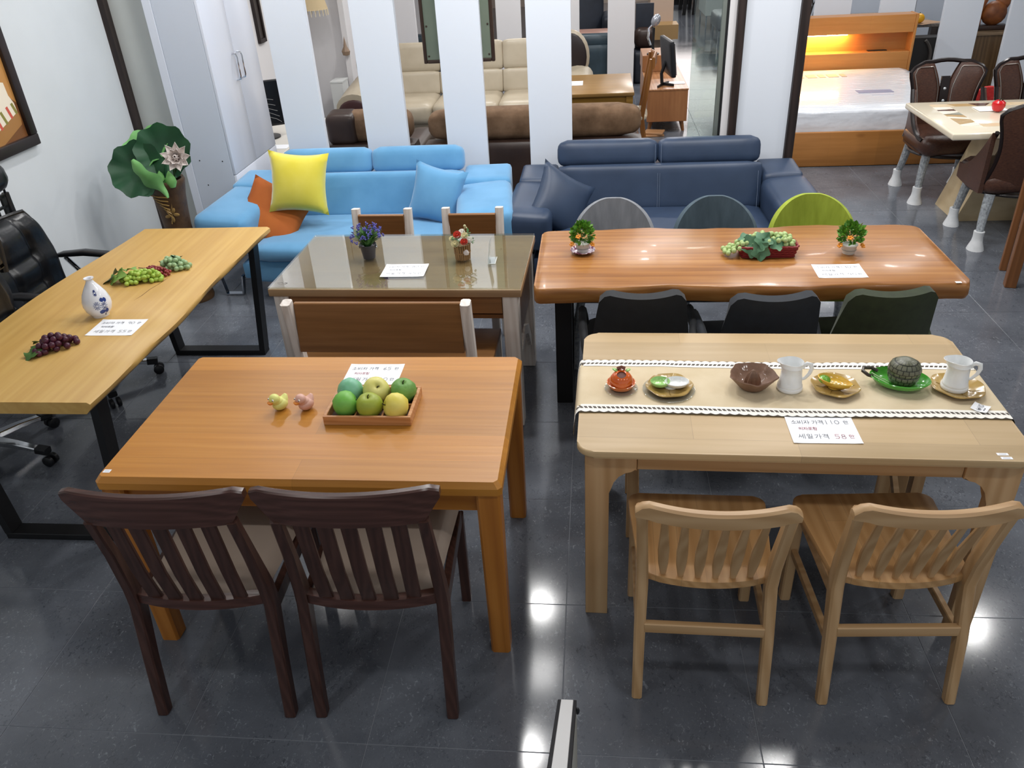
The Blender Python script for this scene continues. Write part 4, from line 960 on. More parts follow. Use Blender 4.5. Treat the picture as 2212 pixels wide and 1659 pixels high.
out('print_label', B().bx(-.02, .30, -.42, -.30, .279, .2845), mat('grey_print', '#8e8fa6', .4), t2); out('print_label', B().bx(.07, .27, -.52, -.44, .279, .2842), mat('pale_print', '#c5c3cc', .4), t2)
# marble-topped table
STONE = mat('cream_marble', '#ddd3bd', .12, coat=.3)
t = thing('dining_table', 'cream stone dining table with broken-stone border and slanted pedestal', 'table', (3.1, 6.075, 0))
b = B(); b.prism([(-.75, -.475), (.75, -.475), (.75, .475), (-.75, .475)], .715, .76, 'z', bev=.012, seg=3); out('tabletop', b, STONE, t, ang=40)
rnd = random.Random(3)
cols = [mat('stone_chip_%s' % n, c, .15) for n, c in (('brown', '#5b3a2c'), ('sand', '#d8c09a'), ('grey', '#9a9c90'), ('ivory', '#ece6d8'), ('ochre', '#b99a6a'), ('dark', '#3a302b'))]
def chips(x0, x1, y0, y1, along):
    n = 9; L_ = (x1-x0) if along == 'x' else (y1-y0); p = 0
    cuts = [0] + sorted(lerp(.03, .97, (i+rnd.uniform(-.3, .3))/n) for i in range(1, n)) + [1]
    sk = [0] + [rnd.uniform(-.03, .03) for _ in range(n-1)] + [0]
    for i in range(n):
        a, c = cuts[i]*L_, cuts[i+1]*L_; g = .004
        if along == 'x': q = [(x0+a+g-sk[i], y0), (x0+c-g-sk[i+1], y0), (x0+c-g+sk[i+1], y1), (x0+a+g+sk[i], y1)]
        else: q = [(x0, y0+a+g-sk[i]), (x1, y0+a+g+sk[i]), (x1, y0+c-g+sk[i+1]), (x0, y0+c-g-sk[i+1])]
        b = B(); b.prism(q, .755, .7612, 'z'); out('stone_inlay', b, cols[rnd.choice([0, 1, 1, 2, 3, 3, 4, 5])], t)
chips(-.62, .6, .30, .38, 'x'); chips(-.62, -.50, -.28, .295, 'y'); chips(-.5, .6, -.30, -.22, 'x')
for k in range(14):
    a = rnd.uniform(0, 6.28); r_ = rnd.uniform(.02, .16); b = B(); cxx, cyy = .12+r_*math.cos(a)*1.3, .18+r_*math.sin(a)*.6
    b.lathe([(0, .7595), (rnd.uniform(.02, .045), .7606), (0, .7612)], 9, (cxx, cyy, 0), 1, .6); out('floral_inlay', b, mat('mauve_stone', '#8d7f95', .15) if k % 2 else mat('violet_stone', '#b9aebb', .15), t)
b = B(); b.loft([[(-.42, -.04, 0), (-.37, -.04, 0), (.42, -.04, 0), (.42, .36, 0), (-.42, .36, 0)], [(-.22, -.12, .715), (-.18, -.12, .715), (.3, -.12, .715), (.3, .3, .715), (-.22, .3, .715)]]); out('pedestal', b, noisy('travertine', '#bfa985', '#d0bd9b', 5, .3, sc3=(1, 1, 3)), t, ang=20)
b = B(); b.bx(-.1, .1, -.07, .07, 0, .002); o = out('price_card', b, PAPER, loc=(2.84, 6.26, .7625)); tag(o, 'white price card under the red apple on the cream stone table', 'card')
t = thing('apple', 'red toy apple on the cream stone table', 'fruit', (2.85, 6.17, .7645))
b = B(); b.lathe([(0, .004), (.018, 0), (.035, .012), (.045, .04), (.042, .062), (.025, .076), (.006, .07), (0, .066)], 20); out('body', b, mat('red_toy', '#c8141e', .25, coat=.4), t)
b = B(); b.ball((.01, .005, .082), (.02, .009, .004), 8, 5, rot(y=20)); b.tube([(0, 0, .066), (.002, 0, .088)], .003, 6); out('stem', b, mat('dark_leaf', '#20301a', .5), t)
t = thing('plate', 'wooden-rimmed dish on the cream stone table at the right edge', 'plate', (3.12, 6.19, .7625))
b = B(); b.lathe([(0, 0), (.05, 0), (.11, .018), (.106, .022), (.05, .006), (0, .006)], 24); out('dish', b, mat('tan_dish', '#c59b5c', .4), t)

# carved leather chairs
CROC = noisy('crocodile_leather', '#3d2720', '#533629', 60, .28, sc3=(1, 1, 2.5), bumpv=.25, bscale=140)
CARV = mat('carved_black_wood', '#1a1212', .3)
FOAM = noisy('white_foam', '#d3d6d8', '#e6e8ea', 20, .45, bumpv=.2)
NAIL = mat('nail_trim', '#a5a09a', .3, metal=.7)
def royal(loc, rz, label):
    t = thing('dining_chair', label, 'chair', loc, rz, 'carved brown leather chairs at the cream stone table')
    b = B(); b.rbox((0, .02, .44), (.54, .5, .15), .06, puff=.07); out('seat', b, CROC, t, ang=60)
    b = B(); b.tube([(.275*math.cos(a)*1.0, .02+.255*math.sin(a), .365) for a in [2*math.pi*k/28 for k in range(28)]], .013, 6, loop=True); out('seat_trim', b, CARV, t)
    def wy(x, z): return -.22 - (z-.45)*.16 + .30*max(0, abs(x)-.03)**1.6*1.6
    # outline of one wing: (x inner, x outer) by height
    def wing(s):
        def f(u, v):
            z = lerp(.42, .965, v)
            xi = .03 + .075*max(0, (v-.62)/.38)**1.5
            xo = .265 - .045*math.sin(math.pi*min(1, v*1.15)) + .02*v
            if v > .84: xo -= .11*((v-.84)/.16)**2.4
            x = lerp(xi, xo, u); p = (1-(2*u-1)**4)*(1-(2*v-1)**6)
            return Vector((s*x, wy(x, z)+.028*p, z + .0*u))
        b = B(); b.grid(f, 10, 18); 
        b.grid(lambda u, v: f(u, v) - Vector((0, .03+.028*(1-(2*u-1)**4)*(1-(2*v-1)**6), 0)), 10, 18)
        o = out('back_wing', b, CROC, t, ang=70)
        ol = [f(0, i/16) for i in range(17)] + [f(i/6, 1) for i in range(1, 6)] + [f(1, 1-i/16) for i in range(17)]
        b = B(); b.tube([p - Vector((0, .012, 0)) for p in ol[16:]], .017, 7); fr = out('carved_frame', b, CARV, o)
        b = B(); b.tube([p + Vector((0, .008, 0)) for p in [f(.1, i/14) for i in range(1, 14)] + [f(i/6, .95) for i in range(1, 6)] + [f(.9, 1-i/14) for i in range(1, 14)]], .003, 4); out('nail_trim', b, NAIL, o)
        # low side wing sweeping forward to the seat
        def sw(u, v):
            y = lerp(-.2, .2, u); h = .48 + .3*(1-u)**2.2
            return Vector((s*(.262+.012*math.sin(3*u)), y, lerp(.38, h, v)))
        b = B(); b.grid(sw, 12, 6, thick=.03); out('side_wing', b, CROC, t, ang=60)
        b = B(); b.tube([sw(i/12, 1) for i in range(13)], .016, 6); out('wing_trim', b, CARV, t)
    wing(-1); wing(1)
    b = B(); b.grid(lambda u, v: Vector((lerp(-.032, .032, u), wy(0, lerp(.42, .86, v))-.004, lerp(.42, .86, v))), 3, 8, thick=.02); cs = out('centre_strip', b, CARV, t)
    b = B(); b.tube([Vector((x, wy(abs(x), .95)-.014, .965+.012*math.cos(x*14))) for x in (-.15, -.1, -.05, 0, .05, .1, .15)], .017, 7); out('crest', b, CARV, t)
    for z in (.6, .68, .77): 
        b = B(); b.ball((0, wy(0, z)+.018, z), (.012, .008, .012), 10, 6); out('crystal_button', b, mat('crystal', '#dfe6ea', .05, metal=.6), cs)
    for s in (-1, 1):
        for y, yy, k in ((-.19, -.25, -1), (.19, .235, 1)):
            b = B(); b.tube([(s*.235, yy, .1), (s*.225, lerp(yy, y, .5), .2), (s*.205, y, .37)], [.024, .028, .034], 10); lg = out('leg', b, WRAP, t, label='leg wrapped in grey bubble film')
            b = B(); b.lathe([(0, 0), (.055, 0), (.05, .02), (.036, .06), (.032, .09), (.034, .13), (.0, .13)], 14, (s*.238, yy, 0), 1, 1.1); out('foam_boot', b, FOAM, lg, label='white foam boot')
    return t
royal((2.77, 6.70, 0), 180, 'brown leather butterfly-back chair behind the cream stone table, left one')
royal((3.40, 6.70, 0), 180, 'brown leather butterfly-back chair behind the cream stone table, right one')
royal((2.86, 5.72, 0), -2, 'brown leather butterfly-back chair with its back to us before the cream stone table')
# things seen behind the right slats
t = thing('dining_table', 'dark grey table carrying an orange, behind the bed headboard', 'table', (3.45, 11.0, 0))
out('tabletop', B().bx(-.55, .55, -.45, .75, .72, .755, .004), wood('grey_brown_top', '#66605c', '#777069', '#857d75', 'Y', .35), t)
for x in (-.5, .5): 
    for y in (-.4, .7): out('leg', B().bx(x-.04, x+.04, y-.04, y+.04, 0, .72), wood('grey_brown_leg', '#2e2826', '#3a3330', '#453d39', 'Z', .4), t)
t = thing('orange', 'yellow-orange toy fruit on the dark grey table', 'fruit', (3.77, 10.62, .756))
b = B(); b.ball((0, 0, .055), (.062, .062, .055), 16, 10); out('body', b, mat('orange_toy', '#e0a51c', .35), t); b = B(); b.tube([(0, 0, .108), (.004, 0, .118)], .005, 6); out('stem', b, ST, t)
b = B(); b.box((0, 0, .001), (.34, .26, .002), rot=rot(z=30)); tag(out('brown_paper', b, mat('kraft_paper', '#a58466', .7), loc=(3.86, 10.68, .755)), 'brown paper sheet under the orange on the dark grey table', 'paper')
t = thing('cabinet', 'dark cabinet with a round ring emblem beside the bed headboard', 'cabinet', (3.78, 10.3, 0))
out('body', B().bx(-.22, .14, -.1, .1, .06, .66, .004, 1), mat('dark_cabinet', '#1c1917', .4), t); b = B(); b.tube([(-.2+.24*math.cos(R(a)), -.11, .45+.24*math.sin(R(a))) for a in range(-80, 60, 10)], .035, 8, flat=.5); out('ring_band', b, mat('grey_band', '#4a4643', .5), t)
out('plinth', B().bx(-.2, .12, -.09, .09, 0, .06), wood('grey_brown_leg', '', '', ''), t)
t = thing('cabinet', 'tall brown wooden cabinet between the right slats', 'cabinet', (4.42, 10.45, 0))
out('body', B().bx(-.32, .38, -.25, .25, .05, .66, .004, 1), wood('olive_brown', '#4d3a25', '#5e482f', '#6c553a', 'Z', .4), t); out('top', B().bx(-.34, .4, -.27, .27, .66, .69), wood('olive_brown_top', '#6e5a44', '#7f6a52', '#8f7a61', 'X', .3), t); out('plinth', B().bx(-.3, .36, -.24, .24, 0, .05), DKB, t)
t = thing('carved_ornament', 'carved brown root ornament on the tall wooden cabinet', 'ornament', (4.45, 10.4, .691))
b = B(); b.bx(-.2, .22, -.08, .08, 0, .05, .01); out('base', b, DKB, t)
b = B(); b.ball((.05, 0, .17), (.14, .1, .13), 12, 8); b.tube([(-.12, 0, .05), (-.14, 0, .2), (-.08, 0, .34), (-.02, 0, .42)], [.05, .06, .05, .03], 8); b.ball((.13, .02, .28), (.08, .06, .09), 10, 7); out('root', b, noisy('root_wood', '#5a3018', '#9a5a2a', 9, .45, bumpv=.5), t)
t = thing('fan', 'round red woven fan standing behind the left butterfly-back chair', 'fan', (3.27, 7.28, .55))
b = B(); b.lathe([(0, -.01), (.15, -.01), (.16, 0), (.15, .01), (0, .01)], 28, M=Matrix.Rotation(R(78), 4, 'X')); out('disc', b, noisy('red_weave', '#b01f22', '#cf3a38', 40, .6, bumpv=.3), t)
b = B(); b.tube([(0, 0, -.14), (0, .0, -.549)], .012, 8); out('handle', b, PLA, t); b = B(); b.tube([(-.02, -.03, -.1), (-.06, -.035, -.14), (-.1, -.03, -.1), (-.08, -.03, -.05), (-.04, -.035, -.09)], .008, 6); out('bow', b, mat('khaki_ribbon', '#a89a7c', .6), t)
t = thing('twig_arrangement', 'dark curly twigs rising behind the bed headboard', 'plant', (2.44, 10.35, .0))
b = B(); b.lathe([(0, 0), (.07, 0), (.09, .3), (.05, .62), (.06, .7), (.045, .7), (0, .6)], 16); out('vase', b, mat('dark_vase', '#2a2420', .3), t)
rnd = random.Random(9)
for k in range(7):
    p = [(0, 0, .6)]; x = y = 0
    for q in range(8): x += rnd.uniform(-.035, .035) + (k-3)*.006; y += rnd.uniform(-.02, .02); p.append((x, y, .7+.08*q))
    b = B(); b.tube(p, .007, 5); out('twig', b, mat('black_twig', '#15110f', .6), t)
t = thing('dining_chair', 'dark slatted chair behind the dark grey table', 'chair', (4.0, 12.1, 0), 0)
for s in (-1, 1): out('leg', B().bx(s*.2-.02, s*.2+.02, -.02, .02, 0, .95), DKB, t); out('leg', B().bx(s*.2-.02, s*.2+.02, .36, .4, 0, .44), DKB, t)
out('seat', B().bx(-.22, .22, -.02, .4, .44, .47), DKB, t)
for x in (-.14, -.07, 0, .07, .14): out('back_slat', B().bx(x-.015, x+.015, -.01, .01, .47, .9), DKB, t)
out('top_rail', B().bx(-.22, .22, -.015, .015, .88, .95), mat('grey_wood_rail', '#8b7d74', .5), t)
# ================================================================ handwriting strokes (unit cells, y up)
def ci(x, y, r, n=10, sx=1): return [(x+r*sx*math.cos(2*math.pi*k/n+1.6), y+r*math.sin(2*math.pi*k/n+1.6)) for k in range(n+1)]
G = {
 '소': [[(.5, .98), (.36, .72), (.15, .52)], [(.42, .78), (.8, .55)], [(.5, .45), (.48, .18)], [(.05, .16), (.95, .2)]],
 '비': [[(.1, .9), (.12, .2), (.48, .24)], [(.47, .92), (.46, .2)], [(.12, .55), (.46, .57)], [(.82, 1), (.8, 0)]],
 '자': [[(.03, .82), (.5, .86), (.3, .5), (.05, .2)], [(.28, .5), (.55, .22)], [(.76, 1), (.75, 0)], [(.76, .5), (1, .52)]],
 '가': [[(.06, .8), (.5, .83), (.38, .45), (.12, .15)], [(.76, 1), (.75, 0)], [(.76, .5), (1, .52)]],
 '격': [[(.06, .92), (.46, .94), (.34, .65), (.12, .5)], [(.78, 1), (.77, .42)], [(.5, .84), (.77, .85)], [(.48, .64), (.77, .65)], [(.22, .33), (.78, .35), (.76, -.08)]],
 '만': [[(.1, .92), (.12, .52), (.46, .54), (.46, .94), (.1, .92)], [(.72, 1), (.71, .38)], [(.72, .7), (.95, .71)], [(.2, .33), (.22, .04), (.85, .07)]],
 '의': [ci(.34, .7, .2), [(.05, .3), (.68, .34)], [(.85, 1), (.84, 0)]],
 '포': [[(.1, .92), (.9, .94)], [(.35, .92), (.36, .55)], [(.65, .93), (.63, .55)], [(.08, .53), (.92, .55)], [(.5, .5), (.5, .16)], [(.02, .14), (.98, .16)]],
 '함': [[(.22, 1.02), (.44, 1.02)], [(.05, .86), (.58, .88)], ci(.32, .66, .13), [(.76, 1), (.75, .42)], [(.76, .7), (1, .71)], [(.24, .34), (.25, -.02), (.76, 0), (.76, .35), (.24, .34)]],
 '세': [[(.26, .9), (.16, .5), (0, .22)], [(.2, .6), (.42, .28)], [(.42, .56), (.6, .57)], [(.62, .95), (.61, .02)], [(.86, 1.02), (.85, -.05)]],
 '일': [ci(.3, .76, .19), [(.76, 1), (.75, .5)], [(.2, .4), (.76, .42), (.75, .24), (.22, .22), (.22, .0), (.82, .02)]],
 '0': [ci(.4, .5, .45, 12, .72)], '1': [[(.35, .98), (.4, .02)]], '3': [[(.1, .9), (.55, .95), (.6, .7), (.3, .52), (.65, .4), (.6, .1), (.1, .05)]],
 '4': [[(.5, .98), (.08, .35), (.75, .37)], [(.55, .62), (.52, .0)]], '5': [[(.7, .95), (.2, .95), (.16, .55), (.55, .58), (.68, .3), (.5, .04), (.1, .06)]],
 '6': [[(.6, .98), (.25, .6), (.12, .25), (.35, .02), (.65, .2), (.5, .45), (.15, .3)]], '8': [ci(.4, .73, .22, 10), ci(.4, .26, .27, 10)],
 '9': [ci(.38, .7, .26, 10), [(.64, .75), (.58, .02)]], 'ㅁ': [[(.1, .8), (.12, .2), (.7, .22), (.7, .82), (.1, .8)]], '-': [[(.1, .5), (.8, .5)]], '=': [[(.1, .62), (.8, .62)], [(.1, .38), (.8, .38)]],
 '\u20a9': [[(.0, .95), (.25, .05), (.42, .7), (.6, .05), (.85, .95)], [(-.05, .52), (.9, .56)]],
}
INK = mat('black_ink', '#3b3f4e', .6); RED = mat('red_ink', '#a8485a', .6); BLK2 = mat('faint_ink', '#a0a5b4', .6)
def ink(lines, m, parent, name='handwriting', z=.0016, w=.0008):
    """lines: (text, x, y, cell, advance)"""
    b = B()
    for txt, x, y, c, adv in lines:
        for ch in txt:
            if ch == ' ': x += adv*.6; continue
            for st in G[ch]:
                pts = [Vector((x+p[0]*c*.92, y+p[1]*c, 0)) for p in st]
                for p, q in zip(pts, pts[1:]):
                    d = (q-p)
                    if d.length < 1e-7: continue
                    d.normalize(); nn = Vector((-d.y, d.x, 0))*w; p2 = p-d*w*.6; q2 = q+d*w*.6
                    vs = [b.bm.verts.new((k.x, k.y, z)) for k in (p2-nn, q2-nn, q2+nn, p2+nn)]; b.bm.faces.new(vs)
            x += adv
    return out(name, b, m, parent, smooth=False)
def price_card(label, loc, rz, a, sale, red_sale=False, red_mid=True, w=.208, h=.15):
    b = B(); n = 8
    b.grid(lambda u, v: Vector((lerp(-w/2, w/2, u), lerp(-h/2, h/2, v), .0006+.0012*max(0, abs(2*u-1)-.8)*5*max(0, abs(2*v-1)-.75)*4)), n, n, thick=.0006)
    o = tag(out('price_card', b, PAPER, loc=loc), label, 'card', 'handwritten price cards on the tables'); o.rotation_euler = (0, 0, R(rz))
    lines = [('소비자', -.09, .030, .021, .0195), ('가격', -.026, .030, .021, .0195), (a, .06 - .016*len(a), .030, .022, .016), ('만', .072, .031, .018, .02)]
    l3 = [('세일가격', -.082, -.05, .024, .024)]; l4 = [(sale, .026, -.05, .024, .019), ('만', .07, -.048, .019, .02)]
    ink(lines + l3 + ([] if red_sale else l4), INK, o, w=.00068)
    ink([('의자포함', -.074, -.004, .016, .0145)] + (l4 if red_sale else []), RED if red_mid else INK, o, 'red_handwriting', w=.00065)
    return o
price_card('handwritten price card behind the fruit tray on the orange oak table', (-.818, 2.506, .7405), 0, '65', '40')
price_card('handwritten price card reading 58 in red on the pale beech table', (.717, 2.163, .7415), 0, '110', '58', True)
price_card('handwritten price card on the red-brown slab table', (1.073, 3.392, .7505), 0, '130', '90', red_mid=False)
price_card('handwritten price card on the glass-topped table', (-.898, 3.467, .747), 0, '80', '45', red_mid=False)
price_card('handwritten price card on the yellow pine table beside the white vase', (-2.027, 2.88, .7505), 0, '90', '55', red_mid=False)
def sticker(label, loc, n=1, s=(.024, .016)):
    b = B(); b.bx(-s[0]/2, s[0]/2, -s[1]/2, s[1]/2, 0, .0006); o = tag(out('sticker', b, PAPER, loc=loc), label, 'sticker', 'small white stickers on table corners')
    out('printed_line', B().bx(-s[0]*.32, s[0]*.32, -.001, .001, .0006, .0009), BLK2, o)
sticker('small white sticker on the front left corner of the orange oak table', (-1.535, 1.9, .7402))
sticker('upper of two white stickers on the right corner of the pale beech table', (1.205, 2.043, .7402), s=(.032, .012)); sticker('lower of two white stickers on the right corner of the pale beech table', (1.209, 2.024, .7402), s=(.032, .012))
sticker('tiny white sticker on the front right corner of the red-brown slab table', (1.525, 3.26, .7502))

# ================================================================ orange oak table: ducks, tray, fruit
def duck(loc, rz, label, body):
    t = thing('toy_duck', label, 'toy', loc, rz, 'toy ducks on the orange oak table')
    b = B(); n = 14
    b.ball((0, .006, .0225), (.0245, .029, .0225), 20, 12); b.ball((0, -.013, .0505), (.0195, .019, .0185), 18, 12); b.tube([(0, .004, .03), (0, -.006, .038), (0, -.012, .045)], [.02, .018, .017], 14)
    b.tube([(0, .016, .026), (0, .028, .035), (0, .033, .045), (0, .031, .049)], [.02, .0145, .008, .003], 12); out('body', b, body, t, ang=80)
    b = B(); b.ball((0, -.033, .0455), (.0125, .009, .003), 12, 6); b.ball((0, -.033, .0415), (.0105, .0075, .0022), 12, 6); out('bill', b, mat('orange_bill', '#e0862a', .4), t)
    for s in (-1, 1):
        b = B(); b.ball((s*.0105, -.0278, .055), (.0042, .003, .0042), 8, 6); e = out('eye', b, mat('eye_white', '#f2f2ee', .3), t)
        b = B(); b.ball((s*.0107, -.0303, .0552), (.0021, .0013, .0021), 8, 5); out('pupil', b, BLACKM, e)
duck((-1.093, 2.262, .7402), -30, 'pale yellow toy duck on the orange oak table', noisy('duck_yellow', '#dfe08e', '#e6e77c', 3, .4))
duck((-1.0, 2.263, .7402), -30, 'pale pink toy duck on the orange oak table', noisy('duck_pink', '#d9a898', '#e3b5a5', 3, .4))
TRAY = wood('tray_wood', '#b57a48', '#c58a57', '#d09a68', 'X', .4, 2)
t = thing('fruit_tray', 'shallow divided wooden tray holding six green and yellow fruits', 'tray', (-.757, 2.268, .7402))
out('base', B().bx(-.146, .146, -.096, .096, 0, .004), mat('tray_base', '#4d3522', .6), t)
for k, p in enumerate(([-.15, .15, -.1, -.09], [-.15, .15, .09, .1], [-.15, -.138, -.09, .09], [.138, .15, -.09, .09])): out('rim', B().bx(*p, 0, .034, .0015, 1), TRAY, t)
for x in (-.047, .047): out('divider', B().bx(x-.003, x+.003, -.09, .09, .004, .022), TRAY, t)
out('divider', B().bx(-.138, .138, -.003, .003, .004, .022), TRAY, t)
def fruit(loc, r, label, m, kind, tilt=(0, 0, 0), cat='fruit'):
    t = thing(kind, label, cat, loc, 0, 'fruits in the divided wooden tray'); M = rot(*tilt).to_4x4()
    pr = [(0, -.78), (.25, -.86), (.62, -.74), (.9, -.35), (1, .08), (.93, .45), (.7, .76), (.4, .9), (.18, .86), (.05, .74), (0, .7)]
    b = B(); b.lathe([(a*r, z*r) for a, z in pr], 28, wob=lambda a, q, z: 1+.025*math.sin(3*a+1)+.012*math.sin(5*a), M=M); out('body', b, m, t, ang=80)
    b = B(); b.tube([M @ Vector((0, 0, .7*r)), M @ Vector((.02*r, 0, .95*r)), M @ Vector((.12*r, 0, 1.1*r))], .0018, 6); out('stem', b, mat('fruit_stem', '#2f2a18', .7), t)
def fm(n, a, b_, rough=.45): return noisy(n, a, b_, 12, rough, bumpv=.12, bscale=50, lo=.35, hi=.65)
zt = .7402+.004
fruit((-.845, 2.232, zt+.039), .0455, 'green apple lying on its side at the front left of the tray', fm('apple_green', '#62a83c', '#7cbc52'), 'apple', (0, 75, 20))
fruit((-.757, 2.222, zt+.039), .0455, 'olive green apple at the front middle of the tray', fm('apple_olive', '#8c9a2c', '#a3b040'), 'apple', (8, 0, 0))
fruit((-.664, 2.222, zt+.039), .0455, 'yellow fruit with a rough scar at the front right of the tray', fm('fruit_yellow', '#d9c74e', '#e8da70'), 'pear', (20, -70, 0))
fruit((-.85, 2.318, zt+.039), .046, 'blue-green fruit at the back left of the tray', fm('fruit_teal', '#66ad78', '#8fc8b4'), 'apple', (-60, 30, 0))
fruit((-.757, 2.318, zt+.041), .0475, 'yellow round fruit at the back middle of the tray', fm('fruit_pale_yellow', '#d0c963', '#e2dc8e'), 'pear', (35, 25, 0))
fruit((-.66, 2.318, zt+.039), .0455, 'green wrinkled apple with a stem at the back right of the tray', noisy('apple_wrinkled', '#55883a', '#7aa852', 16, .5, bumpv=.8, bscale=28), 'apple', (10, 5, 0))

# ================================================================ beech table: runner and crockery
LIN = noisy('cream_linen', '#cdbb9a', '#d8c8aa', 9, .9, bumpv=.15, bscale=500)
t = thing('table_runner', 'cream linen runner with white crocheted edges across the pale beech table', 'runner', (.632, 2.42, .7405), -1.2)
def ry(u): return lerp(-.72, .725, u)
def hang(x):
    """position along the runner, folding over the table ends"""
    e = .683
    if abs(x) <= e: return x, 0
    d = abs(x)-e; s = math.copysign(1, x)
    return s*(e+.006*min(1, d/.01) + .012*math.sin(min(1, d/.1)*1.5)), -d
def run(x, y):
    fold = .0016*math.sin(13*x+9*y)*math.sin(7*y-5*x+1) + .0012*math.sin(31*x-17*y)*math.sin(11*x)
    X, Z = hang(x); return Vector((X, y, .003+Z+abs(fold)*(Z > -.001)))
b = B(); b.grid(lambda u, v: run(lerp(-.80, .79, u), lerp(-.140, .140, v) - .006 + .004*math.sin(9*u)), 150, 30, thick=.0012); out('cloth', b, LIN, t, ang=80)
def lace_mat():
    return mat('white_cotton', '#f1eee6', .85)
LACE = lace_mat()
for s in (-1, 1):
    # crochet band: two cords, bridges between them and a scalloped outer edge, with real gaps
    b = B(); n = 104; x0_, x1_ = -.795, .785; y_in = s*.137 - .006; K = 1.75
    def lp(x, dy, dz=0): 
        p = run(x, y_in + s*dy*K + .004*math.sin(9*(x+.8)/1.59)); return p + Vector((0, 0, dz+.0012))
    xs = [lerp(x0_, x1_, i/n) for i in range(n+1)]
    def strip(fa, fb):
        va = [b.bm.verts.new(fa(i)) for i in range(n+1)]; vb = [b.bm.verts.new(fb(i)) for i in range(n+1)]
        for i in range(n): b.bm.faces.new((va[i], va[i+1], vb[i+1], vb[i]))
    strip(lambda i: lp(xs[i], -.004), lambda i: lp(xs[i], .0035))
    m_ = n*4; xf = [lerp(x0_, x1_, i/m_) for i in range(m_+1)]
    va = [b.bm.verts.new(lp(x, .0105)) for x in xf]; vb = [b.bm.verts.new(lp(xf[i], .0185+.0045*abs(math.sin(math.pi*i/4*.5)))) for i in range(m_+1)]
    for i in range(m_): b.bm.faces.new((va[i], va[i+1], vb[i+1], vb[i]))
    for i in range(n):
        xa = xs[i]; w_ = (x1_-x0_)/n
        for q0, q1 in ((.1, .42),):
            vs = [b.bm.verts.new(lp(xa+w_*q0, .0025)), b.bm.verts.new(lp(xa+w_*q1, .0025)), b.bm.verts.new(lp(xa+w_*(q1+.5), .0115)), b.bm.verts.new(lp(xa+w_*(q0+.5), .0115))]; b.bm.faces.new(vs)
    o = out('lace_edge', b, LACE, t, ang=80, label='white crocheted lace border')
    b = B(); tw = [lp(x, .0, -.0009) for x in xf[::2]]; tz = [lp(x, .0225, -.0009) for x in xf[::2]]
    va = [b.bm.verts.new(p) for p in tw]; vb = [b.bm.verts.new(p) for p in tz]
    for i in range(len(va)-1): b.bm.faces.new((va[i], va[i+1], vb[i+1], vb[i]))
    out('lace_backing', b, mat('dark_lace_backing', '#5c544c', .9), o, label='dark strip under the lace')  # dark strip laid under the lace, seen through its gaps
TZ = .7455
CLEAR = thin_glass('clear_plastic', '#f1f2ee', 1.5, .03, .08)
def glaze(n, c, **k): return noisy(n, c[0], c[1], 18, .18, bumpv=.05, coat=.5, **k)
def coaster(x, y, r, which):
    t = tag(out('coaster', B().lathe([(0, 0), (r*.8, 0), (r, .004), (r-.002, .0045), (r*.8, .001), (0, .001)], 30), CLEAR, loc=(x, y, TZ)), 'clear plastic coaster under the ' + which, 'coaster')
coaster(.092, 2.402, .058, 'orange persimmon pot'); coaster(.255, 2.395, .09, 'mustard plate with the radish dish')
t = thing('persimmon_pot', 'orange persimmon-shaped pot sitting in a saucer, leftmost on the runner', 'pot', (.092, 2.406, TZ+.001))
ORG = glaze('orange_glaze', ('#c8541c', '#dc6b28'))
b = B(); b.lathe([(0, .012), (.028, .012), (.038, .025), (.0385, .045), (.03, .062), (.016, .067), (.014, .058), (.022, .045), (0, .03)], 28, wob=lambda a, r, z: 1+.035*math.cos(4*a)); bmesh.ops.rotate(b.bm, verts=b.bm.verts, cent=(0, 0, .012), matrix=rot(x=20)); out('pot', b, ORG, t, ang=70)
b = B(); b.lathe([(0, .028), (.0155, .03), (.0165, .0635), (0, .0635)], 16); bmesh.ops.rotate(b.bm, verts=b.bm.verts, cent=(0, 0, .012), matrix=rot(x=20)); out('hollow_shade', b, mat('hole_shade_paint', '#571c08', .5), t)  # dark plug painted as the shade inside the pot's opening
b = B(); b.ball((-.02, .006, .068), (.013, .009, .004), 10, 6, rot(y=25)); b.ball((.021, .005, .067), (.012, .009, .004), 10, 6, rot(y=-25)); out('leaf', b, glaze('light_green_glaze', ('#8fc46a', '#a8d884')), t)
b = B(); b.tube([(-.015, .008, .072), (0, .01, .078), (.013, .008, .073)], .0055, 8); out('stem', b, glaze('brown_glaze', ('#6d4032', '#86503e')), t)
b = B(); b.lathe([(0, 0), (.03, 0), (.042, .008), (.05, .024), (.047, .025), (.038, .01), (0, .008)], 28); b.ball((.038, -.014, .018), (.009, .005, .006), 8, 6, rot(z=-30)); out('saucer', b, glaze('salmon_glaze', ('#cf6c35', '#dd8450')), t, ang=60)
GOLDP = glaze('mustard_glaze', ('#a3854a', '#b39556'))
def leaf_plate(loc, rz, label, r=.08, m=GOLDP, lob=6):
    t = thing('leaf_plate', label, 'plate', loc, rz, 'leaf-shaped plates on the runner')
    b = B(); wb_ = lambda a, q, z: 1 + (.035*math.cos(lob*a+.6) + .02*math.sin(2*a))*(q > .05)
    b.lathe([(0, 0), (r*.6, 0), (r*.95, .012), (r, .0165), (r*.97, .0185), (r*.6, .006), (0, .005)], 48, wob=wb_); out('plate', b, m, t, ang=60)
    for k in range(6):
        a = 2*math.pi*k/6+.3; b = B(); b.tube([(.015*math.cos(a), .015*math.sin(a), .006), (r*.5*math.cos(a), r*.5*math.sin(a), .0068), (r*.85*math.cos(a+.08), r*.85*math.sin(a+.08), .0145)], .0009, 4); out('vein', b, mat('dark_mustard', '#8a6d24', .4), t)
leaf_plate((.257, 2.398, TZ+.001), 10, 'mustard leaf-shaped plate under the white and green radish dish')
